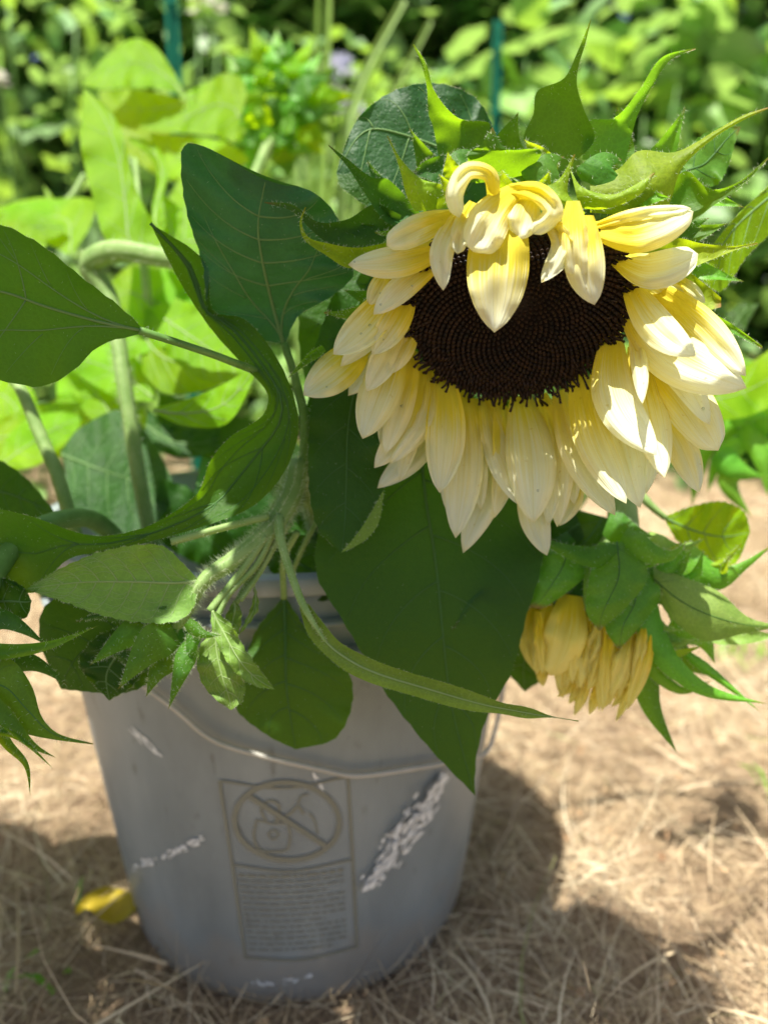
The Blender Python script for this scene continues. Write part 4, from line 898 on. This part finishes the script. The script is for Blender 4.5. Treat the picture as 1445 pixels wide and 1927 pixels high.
leaf(s2, [(1250, 972), (1300, 953), (1360, 944), (1400, 965), (1411, 1000)], [(1250, 978), (1275, 1020), (1320, 1060), (1380, 1062), (1410, 1004)], (.43, .428, .427, .43), Mp=[(1250, 975), (1310, 1000), (1360, 1010), (1410, 1002)], mat=M['leaf_bright'], nlat=4, vmat=M['vein'], hairs=200, label='small oval leaf beside the yellow head')
stalk('petiole', s2, [(1190, 915, .432), (1222, 950, .43), (1252, 975, .43)], [.003, .0022, .0016], M['stem_pale'], 160)
leaf(s2, [(1090, 960), (1060, 1000), (1020, 1030), (960, 1080)], [(1180, 985), (1140, 1040), (1080, 1060), (962, 1082)], (.415, .41, .408), vmat=M['vein_faint'], nlat=4, nu=24)
leaf(s2, [(1000, 1100), (940, 1160), (930, 1230), (985, 1300)], [(1060, 1140), (1070, 1200), (1040, 1260), (987, 1302)], (.44, .44, .44), vmat=M['vein'], nlat=4, nu=24, mat=M['leaf'])

# ------------------------------------------------------------------ stems and bright leaves at the back left
def softleaf(parent, Lp, Rp, d, mat='leaf_bright', Mp=None, **kw):
    kw.setdefault('tilt', .55); kw.setdefault('crink', .0012)
    kw.setdefault('nlat', 5); kw.setdefault('vmat', M['vein_light'] if mat == 'leaf_bright' else M['vein'])
    return blade('leaf', parent, M[mat], Lp, Rp, d, Mp=Mp, nu=kw.pop('nu', 26), nv=11, wave=kw.pop('wave', .004), veins='side', vr=.0004, **kw)
s6 = empty('sunflower', (-.08, .05, .02), 'sunflower with thick pale neck bent over sharply, behind the left leaves', 'sunflower', 'cut sunflowers in the bucket')
stalk('stem', s6, [(-.08, .05, .02), at(290, 1040, .50), at(262, 900, .48), at(240, 760, .48), at(222, 640, .49), at(205, 560, .50), at(170, 500, .50), at(215, 474, .49), at(300, 484, .48), at(400, 505, .47), at(500, 560, .46)],
      [.005, .0046, .0046, .0046, .005, .006, .008, .007, .006, .0055, .007], M['stem_pale'], 2600, hlen=.004, px=False, h0=.4)
stalk('stem', s6, [(-.09, .03, .02), at(190, 1100, .47), at(140, 1000, .44), at(108, 895, .44), at(72, 810, .445), at(38, 730, .45), at(0, 690, .46)], [.004, .004, .0038, .0038, .0036, .0034, .003], M['stem_pale'], 700, hlen=.0022, px=False)
softleaf(s6, [(115, 850), (150, 806), (235, 772), (298, 850), (335, 925)], [(120, 860), (135, 950), (200, 1012), (290, 985), (336, 930)], (.52, .52, .53, .53), 'leaf', Mp=[(116, 855), (180, 880), (240, 900), (336, 928)], label='round blue-green leaf between the stems')
softleaf(s6, [(-20, 800), (60, 765), (150, 757), (235, 765)], [(-20, 860), (60, 850), (150, 830), (235, 775)], (.60, .60, .60), label='sunlit leaf low at the left edge')
softleaf(s6, [(-20, 700), (20, 690), (60, 730), (80, 800)], [(-20, 780), (0, 800), (40, 850), (80, 810)], (.66, .66, .66))
softleaf(s6, [(290, 768), (370, 745), (440, 712), (487, 676)], [(290, 776), (350, 802), (430, 795), (488, 690)], (.47, .455, .445), label='sunlit boat-shaped leaf above the bucket rim')
softleaf(s6, [(270, 560), (300, 600), (380, 650), (480, 660)], [(268, 700), (310, 740), (400, 730), (482, 680)], (.56, .55, .55))
softleaf(s6, [(250, 500), (330, 510), (400, 540), (430, 600)], [(240, 600), (300, 640), (370, 650), (428, 610)], (.60, .60, .60))
softleaf(s6, [(330, 560), (400, 590), (450, 640), (480, 700)], [(290, 640), (340, 690), (400, 720), (478, 702)], (.52, .52, .51))
softleaf(s6, [(260, 640), (280, 700), (270, 760), (290, 830)], [(180, 650), (190, 720), (230, 790), (288, 832)], (.62, .62, .62))
softleaf(s6, [(130, 640), (110, 700), (110, 760), (140, 820)], [(200, 640), (210, 700), (190, 780), (142, 822)], (.66, .66, .66))
softleaf(s6, [(280, 770), (320, 800), (400, 810), (470, 780)], [(270, 830), (330, 860), (400, 850), (470, 790)], (.56, .56, .56), 'leaf')

for q_ in range(34):     # more sunlit foliage filling the back left of the bunch
    x_ = 20+460*((q_*.618) % 1); y_ = 420+430*((q_*.381+.1) % 1); a_ = q_*2.4; l_ = 70+50*((q_*.27) % 1); dx_, dy_ = math.cos(a_)*l_, math.sin(a_)*l_*.6
    A, B, C = margins([(x_-dx_, y_-dy_), (x_+8, y_-14), (x_+dx_, y_+dy_)], 34+16*((q_*.47) % 1), lambda t: pprof(t, .1, .4, .8), 11)
    softleaf(s6, A, B, (.56+.18*((q_*.73) % 1),)*3, nlat=4, nu=20)
s8 = empty('sunflower', (-.10, .08, .02), 'sunflower stem with tall upright sunlit leaves, upper left behind the dark leaf', 'sunflower', 'cut sunflowers in the bucket')
stalk('stem', s8, [(-.10, .08, .02), at(260, 800, .62), at(280, 600, .60), at(270, 480, .60), at(255, 300, .64)], [.005, .005, .004, .003, .002], M['stem_pale'], 0, px=False)
softleaf(s8, [(300, 475), (265, 470), (205, 460), (175, 370), (152, 275), (155, 225), (158, 168)], [(300, 478), (300, 440), (262, 370), (242, 300), (230, 245), (205, 205), (160, 168)],
         (.58, .57, .565, .56, .555, .56), Mp=[(300, 476), (248, 460), (236, 380), (222, 290), (195, 220), (159, 168)], nu=34, label='tall pointed sunlit leaf')
softleaf(s8, [(298, 470), (285, 410), (296, 340), (285, 300), (240, 262)], [(302, 470), (300, 400), (316, 320), (290, 268), (245, 258)], (.58, .585, .59, .60), roll=-.01)
softleaf(s8, [(330, 465), (300, 440), (286, 400), (292, 362)], [(332, 465), (345, 430), (342, 395), (298, 360)], (.60, .60, .60))
softleaf(s8, [(290, 500), (295, 420), (330, 350), (345, 320)], [(400, 520), (400, 430), (380, 360), (350, 320)], (.66, .66, .66))
softleaf(s8, [(130, 480), (60, 445), (0, 432), (-60, 430)], [(135, 480), (170, 425), (178, 376), (60, 380), (-60, 400)], (.66, .66, .67, .68))
softleaf(s8, [(100, 430), (90, 390), (85, 360), (82, 350)], [(120, 430), (118, 400), (100, 370), (84, 350)], (.70, .70, .70))
stalk('petiole', s8, [(30, 400, .70), (85, 392, .70), (130, 375, .70), (160, 330, .71)], .003, M['stem_pale'])
softleaf(s8, [(350, 470), (290, 480), (230, 510), (190, 560)], [(350, 520), (310, 560), (260, 590), (192, 562)], (.68, .68, .68))
softleaf(s8, [(0, 470), (50, 500), (100, 560), (130, 640)], [(-60, 560), (0, 600), (60, 650), (130, 642)], (.75, .75, .75))

s7 = empty('sunflower', (-.05, .10, .02), 'sunflower with leafy green bud and broad sunlit top leaves, at the back of the bunch', 'sunflower', 'cut sunflowers in the bucket')
stalk('stem', s7, [(-.05, .10, .02), at(400, 850, .68), at(420, 600, .70), at(440, 420, .74), at(480, 330, .76), at(510, 260, .78)], [.006, .006, .0055, .005, .005, .006], M['stem_pale'], 0, px=False)
softleaf(s7, [(352, 186), (330, 140), (290, 85), (250, 72), (200, 105), (155, 158)], [(352, 188), (320, 170), (270, 165), (230, 165), (190, 168), (156, 160)], (.72, .71, .70, .70), label='broad sunlit leaf arching at the top left')
softleaf(s7, [(352, 188), (300, 175), (240, 168), (185, 172)], [(352, 190), (330, 225), (260, 245), (200, 225)], (.72, .72, .73))
softleaf(s7, [(440, 270), (420, 258), (340, 250), (300, 246), (270, 242)], [(465, 178), (455, 148), (420, 138), (385, 165), (340, 212), (270, 240)], (.70, .69, .685, .69), label='folded sunlit leaf with raised tip')
softleaf(s7, [(470, 300), (430, 270), (350, 255), (280, 250)], [(430, 330), (380, 350), (310, 330), (282, 254)], (.72, .72, .72))
softleaf(s7, [(340, 180), (380, 160), (400, 158), (420, 170)], [(340, 190), (370, 200), (400, 190), (420, 172)], (.78, .78, .78))
softleaf(s7, [(200, 210), (260, 220), (330, 260), (350, 320)], [(190, 260), (240, 290), (300, 330), (348, 322)], (.80, .80, .80))
b7 = at(520, 215, .80); V = []
for i in range(9):
    for k in range(18):
        a = math.pi*i/8; w = 2*math.pi*k/18; q = .026
        V.append(b7+q*(math.sin(a)*math.cos(w)*RT+math.cos(a)*UP*1.1)+FW*q*math.sin(a)*math.sin(w))
h7 = mesh('flower_bud', V, grid_faces(9, 18, True), M['bract'], s7)
h7['label'] = 'round bud covered in curling bracts'
for k in range(38):
    a = k*2.4; t = (k+.5)/38; x = 520+62*math.sqrt(t)*math.cos(a); y = 205+85*math.sqrt(t)*math.sin(a)
    dx, dy = math.cos(a), math.sin(a)*.7-.15; L_ = rng.uniform(60, 100); dp = .775+.03*t
    bract(h7, [(x, y), (x+dx*L_*.5, y+dy*L_*.5-6), (x+dx*L_, y+dy*L_-rng.uniform(-14, 22))], rng.uniform(19, 27), (dp, dp-.010, dp+.004), [M['bract_bright'], M['leaf_bright'], M['bract']][k % 3], hairs=0, fold=-.002, wave=.006, roll=float(rng.normal(0, .01)))

# ------------------------------------------------------------------ a bud low at the right edge, behind
s9 = empty('sunflower', (.09, .05, .02), 'green sunflower bud with drooping bracts at the right edge, behind the big flower', 'sunflower', 'cut sunflowers in the bucket')
stalk('stem', s9, [(.09, .05, .02), at(1050, 1000, .62), at(1200, 800, .60), at(1330, 730, .58), at(1400, 780, .56), at(1410, 840, .56)], [.006, .006, .006, .006, .006, .007], M['stem_pale'], 0, px=False)
softleaf(s9, [(1200, 700), (1290, 720), (1380, 700), (1460, 650)], [(1210, 740), (1300, 790), (1400, 785), (1460, 760)], (.52, .53, .54), label='sunlit leaf behind the right petals')
softleaf(s9, [(1350, 650), (1360, 600), (1390, 572), (1426, 571)], [(1352, 652), (1390, 640), (1410, 600), (1427, 573)], (.56, .56, .56), 'leaf')
b9 = at(1400, 850, .58); V = []
for i in range(9):
    for k in range(18):
        a = math.pi*i/8; w = 2*math.pi*k/18; q = .022
        V.append(b9+q*(math.sin(a)*math.cos(w)*RT+math.cos(a)*UP)+FW*q*math.sin(a)*math.sin(w))
h9 = mesh('flower_bud', V, grid_faces(9, 18, True), M['bract_dark'], s9)
for cl, W, d in [([(1380, 800), (1330, 830), (1310, 900), (1300, 960)], 24, (.56, .55, .55, .55)), ([(1400, 800), (1430, 850), (1445, 940)], 26, (.55, .54, .54)), ([(1390, 860), (1370, 910), (1415, 975)], 24, (.545, .54, .54)),
                 ([(1420, 790), (1460, 800), (1480, 870)], 30, (.55, .54, .54)), ([(1370, 790), (1400, 775), (1450, 790)], 26, (.545, .54, .54)), ([(1350, 850), (1380, 880), (1440, 900)], 26, (.54, .535, .535)),
                 ([(1400, 830), (1350, 870), (1330, 930)], 20, (.55, .545, .545)), ([(1360, 780), (1320, 790), (1300, 830)], 22, (.555, .55, .55)), ([(1340, 700), (1400, 690), (1450, 680)], 24, (.60, .60, .60))]:
    bract(h9, cl, W, d, M['bract_bright'], hairs=0, fold=-.004)

# ------------------------------------------------------------------ unseen leafy stem added for its shade, out of view at left and overhead
s5 = empty('sunflower', (-.09, -.04, .02), 'unseen leafy sunflower stem added out of view at left and overhead to cast shade', 'sunflower', 'cut sunflowers in the bucket')
stalk('stem', s5, [(-.09, -.04, .02), (-.16, -.08, .30), (-.22, -.14, .40), (-.26, -.2, .47)], [.005, .005, .004, .003], M['stem'], 0, px=False)
def shade_leaf(parent, base, tip, W, sag=.03, mat='leaf', side=None):
    base = np.array(base, float); tip = np.array(tip, float); ax = tip-base; n_ = np.cross(ax, [0, 0, 1.0]); n_ /= np.linalg.norm(n_)
    nu, nv = 22, 9; V = []; U = []
    for i in range(nu):
        t = i/(nu-1); w = W*pprof(t, .15, .35, .8)
        for j in range(nv):
            s = j/(nv-1)*2-1; p = base+ax*t+n_*w*s; p[2] += sag*4*t*(1-t)-.25*W*s*s*(1-t)+.006*math.sin(9*t+3*s)
            V.append(p); U.append((t, j/(nv-1)))
    return mesh('leaf', V, np.array(grid_faces(nu, nv)), M[mat], parent, U)
for q_ in range(16):      # leaf cluster added above the view only to throw shade below
    x_ = -.17+.13*((q_*.618) % 1); y_ = -.27+.11*((q_*.381) % 1)
    shade_leaf(s5, (x_, y_, .655+.05*((q_*.37) % 1)), (x_+.11*math.cos(q_*2.4), y_+.09*math.sin(q_*2.4), .65+.03*((q_*.77) % 1)), .045, sag=.01)
for q_, (x_, y_) in enumerate([(.097, -.333), (-.21, -.339), (-.036, -.335), (.027, -.323), (.153, -.333), (-.114, -.331), (-.201, -.273), (-.024, -.29), (-.161, -.352), (-.249, -.337), (-.074, -.346),
                           (.054, -.354), (.003, -.355), (.112, -.191), (-.22, -.21), (-.155, -.307), (.225, -.345), (.03, -.27)]):  # further unseen leaves, added where the ground should be shaded
    shade_leaf(s5, (x_-.035*math.cos(q_*2.4), y_-.035*math.sin(q_*2.4), .66), (x_+.04*math.cos(q_*2.4), y_+.04*math.sin(q_*2.4), .655+.02*((q_*.37) % 1)), .036, sag=.008)
stalk('stem', s5, [(-.16, -.15, .66), (-.02, -.32, .67), (.18, -.31, .67)], [.003, .002, .002], M['stem'], 0, px=False)  # unseen stem added to carry the overhead shade leaves
stalk('stem', s5, [(-.16, -.08, .30), (-.2, -.12, .5), (-.14, -.15, .64), (.0, -.17, .68)], [.005, .005, .004, .003], M['stem'], 0, px=False)  # unseen stem, added with the shading cluster above
for q_ in range(10):  # leaves added past the left edge to shade the ground
    x_ = -.40+.018*q_+rng.uniform(-.02, .02); y_ = -.24+.17*((q_*.618) % 1)
    shade_leaf(s5, (x_, y_, .40+.05*((q_*.37) % 1)), (x_+rng.uniform(-.05, .05)+(.0 if x_ > -.2 else .04), y_+rng.choice([-.10, .10]), .37), .055)
for b_, t_, w_ in [((-.26, -.2, .47), (-.40, -.30, .43), .05), ((-.22, -.14, .40), (-.34, -.06, .36), .055), ((-.24, -.17, .44), (-.26, -.33, .42), .05), ((-.24, -.12, .38), (-.30, -.28, .33), .05), ((-.25, -.19, .45), (-.36, -.16, .46), .05)]:
    shade_leaf(s5, b_, t_, w_)

# ------------------------------------------------------------------ garden behind
def teal(): return simple('green_enamel', (.003, .15, .085), .5, (.005, .20, .12), 30)
gm_ = teal()
def stake(x, ytop, depth, w, label):
    top = at(x, ytop, depth); base = np.array([top[0], top[1], 0])
    t = empty('garden_stake', base, label, 'stake', 'green metal stakes in the garden')
    mb = MB(); hh = top[2]; a = w/2; th_ = .003; dp = .012
    # U-shaped channel
    out = [(-a, 0), (-a*.55, 0), (-a*.45, dp), (a*.45, dp), (a*.55, 0), (a, 0), (a, -th_), (a*.4, -th_), (a*.32, dp-th_), (-a*.32, dp-th_), (-a*.4, -th_), (-a, -th_)]
    V = [(base[0]+p, base[1]+q, z) for z in (-.1, hh) for p, q in out]; k = len(out)
    F = [[i, (i+1) % k, k+(i+1) % k, k+i] for i in range(k)]+[list(range(k, 2*k))]
    mb.add(V, F); mb.build('post', gm_, t, smooth=False)
    for q in range(8):
        z = hh-.05-q*.12
        if z > .05:
            c = np.array([base[0], base[1]-.002, z]); e = .005
            V = [c+np.array(p) for p in [(-e, -.006, -e*.4), (e, -.006, -e*.4), (e, -.006, e), (-e, -.006, e), (-e, .003, -e*.4), (e, .003, -e*.4), (e, .003, e), (-e, .003, e)]]
            mesh('stud', V, [[0, 1, 2, 3], [4, 7, 6, 5], [0, 4, 5, 1], [1, 5, 6, 2], [2, 6, 7, 3], [3, 7, 4, 0]], gm_, t, smooth=False)
stake(319, -60, 1.25, .020, 'dark teal metal stake at upper left, running out of the top of the picture')
stake(937, 38, 1.55, .018, 'bright teal metal stake behind the top of the big flower')

def heart(W, Ln, nu=6, nv=5, droop=.25, fold=.15, sh=.25):
    V = []; U = []
    for i in range(nu):
        t = i/(nu-1); w = W*(math.sin(math.pi*min(1, t*.94+.06))**.7)*(1-.35*t)*1.2 if i < nu-1 else 0.0
        for j in range(nv):
            s = j/(nv-1)*2-1
            V.append((w*s, Ln*t, -droop*Ln*t*t+fold*W*abs(s)-sh*W*s*s*0)); U.append((t, j/(nv-1)))
    return np.array(V), np.array(grid_faces(nu, nv)), np.array(U)
lib = {}
for key, mt in (('gard1', 'gard1'), ('gard2', 'gard2'), ('gard3', 'gard3')):
    for v_ in range(3):
        V, F, U = heart([.42, .34, .5][v_], 1.0, droop=[.2, .4, .1][v_], fold=[.25, .1, .35][v_])
        o = mesh('leaf', V, F, M[mt], None, U); lib[(key, v_)] = o.data; bpy.data.objects.remove(o)
def rotm(az, pit, roll):
    return mathutils.Euler((pit, roll, az), 'XYZ')
def garden_plant(name, label, cat, x, y, h, rad, nl, ls, keys, group, seed, lean=0, z0=.0):
    r = random.Random(seed); t = empty(name, (x, y, 0), label, cat, group)
    mb = MB()
    for q in range(5):
        a = r.uniform(0, 6.28); rr_ = rad*r.uniform(.1, .6); hh = h*r.uniform(.75, 1)
        P = spl([(x+rr_*.1*math.cos(a), y+rr_*.1*math.sin(a), -.02), (x+rr_*.6*math.cos(a), y+rr_*.6*math.sin(a), hh*.5), (x+rr_*math.cos(a+.3), y+rr_*math.sin(a+.3), hh)], 8)
        V, F, U, _ = tube_data(P, np.linspace(.007, .003, 8), 5); mb.add(V, F, U)
    mb.build('stem', M['stem'], t)
    for k in range(nl):
        a = r.uniform(0, 6.28); z = h*(z0+(1-z0)*r.random()**.8); q = rad*(.45+.55*r.random())*(1-.35*(z/h)**3)
        o = bpy.data.objects.new('leaf', lib[(r.choice(keys), r.randrange(3))]); col.objects.link(o); o.parent = t
        o.location = (q*math.cos(a), q*math.sin(a), z); s = ls*r.uniform(.55, 1.25)
        o.rotation_euler = rotm(a-math.pi/2+r.gauss(0, .7), r.gauss(-.15, .5), r.gauss(0, .45)); o.scale = (s, s, s)
    return t
plants = []
gr = random.Random(11)
# front row of the bed, left: fine leaved, pale beans; right: broad-leaved
xs_l = [(-1.45, 1.75), (-1.15, 1.45), (-.82, 1.62), (-.50, 1.80), (-.20, 2.1), (.15, 2.3)]
k = 0
for x, y in xs_l:
    garden_plant('bush_bean', ['leafy bean bush, %s' % s for s in ('leftmost of the front row', 'second from the left in the front row', 'third from the left, behind the upper left leaves', 'behind the left teal stake', 'right of the left stake', 'behind the tall pale stalks')][k],
                 'bean plant', x, y, gr.uniform(1.2, 1.4), .34, 230, .068, ['gard1', 'gard1', 'gard2'], 'bushes in the garden bed', 100+k); k += 1
lab_r = ['broad-leaved bush behind the top of the big flower', 'broad-leaved bush above the right bracts', 'broad-leaved bush behind the right edge', 'broad-leaved bush at the far right, darker below', 'broad-leaved bush beyond the right edge of the picture']
for k2, (x, y) in enumerate([(.48, 2.25), (.85, 2.15), (1.25, 2.3), (1.65, 2.4), (2.05, 2.4)]):
    garden_plant('broadleaf_bush', lab_r[k2], 'bush', x, y, gr.uniform(1.35, 1.6), .36, 90, .15, ['gard1', 'gard2', 'gard1'], 'bushes in the garden bed', 200+k2, z0=.12)
for k2, (x, y, h_) in enumerate([(.95, 1.75, .42), (1.35, 1.7, .3), (-.1, 1.5, .55), (.3, 1.7, .5), (-.62, 1.15, .55), (-.95, 1.05, .5)]):
    garden_plant('low_plant', ['low green plant before the bushes at right', 'small low plant on the bare earth at the far right', 'low plant behind the bucket', 'low plant between the bucket and the broad-leaved bushes', 'low leafy plant behind the bent stem', 'low leafy plant at the far left'][k2], 'plant', x, y, h_, .24, 45, .09, ['gard2', 'gard1'], 'low plants at the front of the bed', 300+k2)
# thick mass of growth behind, nothing can be counted there
def thicket(name, n, x0, x1, y0, y1, h, ls, mat, label):
    X = rng.uniform(x0, x1, n); Yy = rng.uniform(y0, y1, n); Z = h*rng.uniform(0.02, 1, n)
    Z *= .82+.18*np.sin(X*2.3)*np.cos(X*1.1+1)
    V0, F0, U0 = heart(.42, 1, 4, 3, .25, .2)
    az = rng.uniform(0, 6.28, n); pt = rng.normal(-.2, .5, n); s = ls*rng.uniform(.6, 1.4, n)
    ca, sa, cp, sp_ = np.cos(az), np.sin(az), np.cos(pt), np.sin(pt)
    v = V0[None]*s[:, None, None]; x = v[:, :, 0]; y = v[:, :, 1]*cp[:, None]-v[:, :, 2]*sp_[:, None]; z = v[:, :, 1]*sp_[:, None]+v[:, :, 2]*cp[:, None]
    W = np.stack([x*ca[:, None]-y*sa[:, None]+X[:, None], x*sa[:, None]+y*ca[:, None]+Yy[:, None], z+Z[:, None]], 2).reshape(-1, 3)
    F = (np.arange(n)*len(V0))[:, None, None]+F0[None]; F = F.reshape(-1, 4)
    return tag(mesh(name, W, F, M[mat], None, np.tile(U0, (n, 1)), kind='stuff'), label, 'foliage')
thicket('hedge_foliage', 30000, -4.5, 5.5, 2.6, 4.2, 3.2, .14, 'gard3', 'thick dark hedge closing the garden behind the bushes')
thicket('hedge_foliage', 9000, -4.5, 5.5, 2.5, 3.2, 2.6, .12, 'gard1', 'lighter sprays over the face of the garden hedge')

# tall pale stalks in the middle
tg = empty('tall_stalks', at(620, 560, 1.25)*[1, 1, 0], 'clump of tall pale yellow-green stalks left of the big flower', 'grass clump')
for k, (p0, p1, p2, w) in enumerate([((600, 420), (612, 200), (620, -40), 11), ((640, 420), (668, 180), (760, 0), 13), ((610, 430), (640, 280), (720, 90), 10), ((660, 430), (700, 260), (810, 40), 9), ((585, 420), (592, 180), (600, -40), 7),
                                     ((560, 420), (560, 330), (545, 240), 8), ((680, 430), (672, 330), (650, 200), 7), ((655, 430), (625, 300), (600, 100), 6), ((700, 430), (720, 330), (780, 200), 8), ((575, 430), (585, 370), (570, 290), 9)]):
    A, B, C = margins([(p0[0]-(p1[0]-p0[0])*.6, 700), p0, p1, p2], w, lambda t: 1-.5*t, 12)
    blade('stalk', tg, M['stem_pale'] if k % 2 else M['bract_pale'], A, B, 1.15+.05*(k % 4), nu=24, nv=5, fold=.01)
# pale blooms, far and soft
wm = simple('white_bloom', (.75, .74, .66), .7, trans=(.7, .7, .6), tf=.3); lmx = simple('lilac_bloom', (.52, .54, .64), .7, trans=(.5, .5, .65), tf=.3)
def bloom(x, y, d, r, mat, label, np_=36):
    c = at(x, y, d); t = empty('garden_flower', (c[0], c[1], 0), label, 'flower', 'pale blooms in the garden')
    hd = MB()
    stalk('stem', t, [(c[0], c[1], 0), (c[0]+.01, c[1], c[2]*.6), tuple(c)], .003, M['stem'], px=False)
    for k in range(np_):
        a = rng.uniform(0, 6.28); e = rng.uniform(-.4, 1.4); dr = np.array([math.cos(a)*math.cos(e), math.sin(a)*math.cos(e), math.sin(e)])
        s1_ = np.cross(dr, [0, 0, 1.0]); s1_ /= np.linalg.norm(s1_)+1e-9; up_ = np.cross(s1_, dr)
        V = [c+dr*r*.2, c+dr*r*.7+s1_*r*.22, c+dr*r+up_*r*.1, c+dr*r*.7-s1_*r*.22]
        mesh('petal', V, [[0, 1, 2, 3]], mat, t)
bloom(388, 8, 1.9, .055, wm, 'white bloom at the top, right of the left stake'); bloom(0, 152, 1.5, .022, wm, 'small white bloom at the left edge')
bloom(640, 140, 1.7, .045, lmx, 'pale lilac bloom among the tall stalks, upper one'); bloom(655, 215, 1.7, .045, lmx, 'pale lilac bloom among the tall stalks, lower one'); bloom(632, 190, 1.75, .035, wm, 'whitish bloom between the two lilac ones')

# ------------------------------------------------------------------ small things on the ground
yl = MB(); nu, nv = 16, 9; V = []; U = []
pa = [gnd(150, 1782), gnd(185, 1752), gnd(215, 1730), gnd(245, 1748), gnd(266, 1775)]; pb = [gnd(150, 1782), gnd(185, 1795), gnd(215, 1802), gnd(250, 1803), gnd(266, 1778)]
A = spl(pa, nu); B = spl(pb, nu)
for i in range(nu):
    for j in range(nv):
        s = j/(nv-1); p = A[i]*(1-s)+B[i]*s; p[2] = .027+.004*math.sin(i*.6)+.006*(2*s-1)**2; V.append(p); U.append((i/(nu-1), s))
o = mesh('fallen_leaf', V, np.array(grid_faces(nu, nv)), M['yellowed'], None, U, loc=tuple(gnd(210, 1768)))
tag(o, 'single yellow fallen leaf on the dry grass left of the bucket', 'leaf')
def weed(x, y, n, L_, label, spread=.03):
    c = gnd(x, y); t = empty('grass_tuft', c, label, 'grass tuft', 'green tufts in the dry grass')
    for k in range(n):
        a = rng.uniform(0, 6.28); l = L_*rng.uniform(.5, 1); b = c+np.array([rng.normal(0, spread*.4), rng.normal(0, spread*.4), 0]); e = b+np.array([math.cos(a)*l*.7, math.sin(a)*l*.7, l*.5])
        m_ = (b+e)/2+np.array([0, 0, l*.2]); s_ = np.cross(e-b, [0, 0, 1.0]); s_ = s_/np.linalg.norm(s_)*.0022
        V = [b-s_, b+s_, m_-s_, m_+s_, e]; mesh('blade', V, [[0, 1, 3, 2], [2, 3, 4]], M['bract_bright'], t)
weed(190, 1700, 5, .03, 'small green tuft left of the bucket, above the yellow leaf'); weed(1400, 1240, 14, .10, 'green grass tuft at the right, below the half-open bud', .07)
weed(60, 1860, 5, .035, 'green tuft in the shade at lower left'); weed(1440, 1500, 4, .05, 'green blades at the right edge')
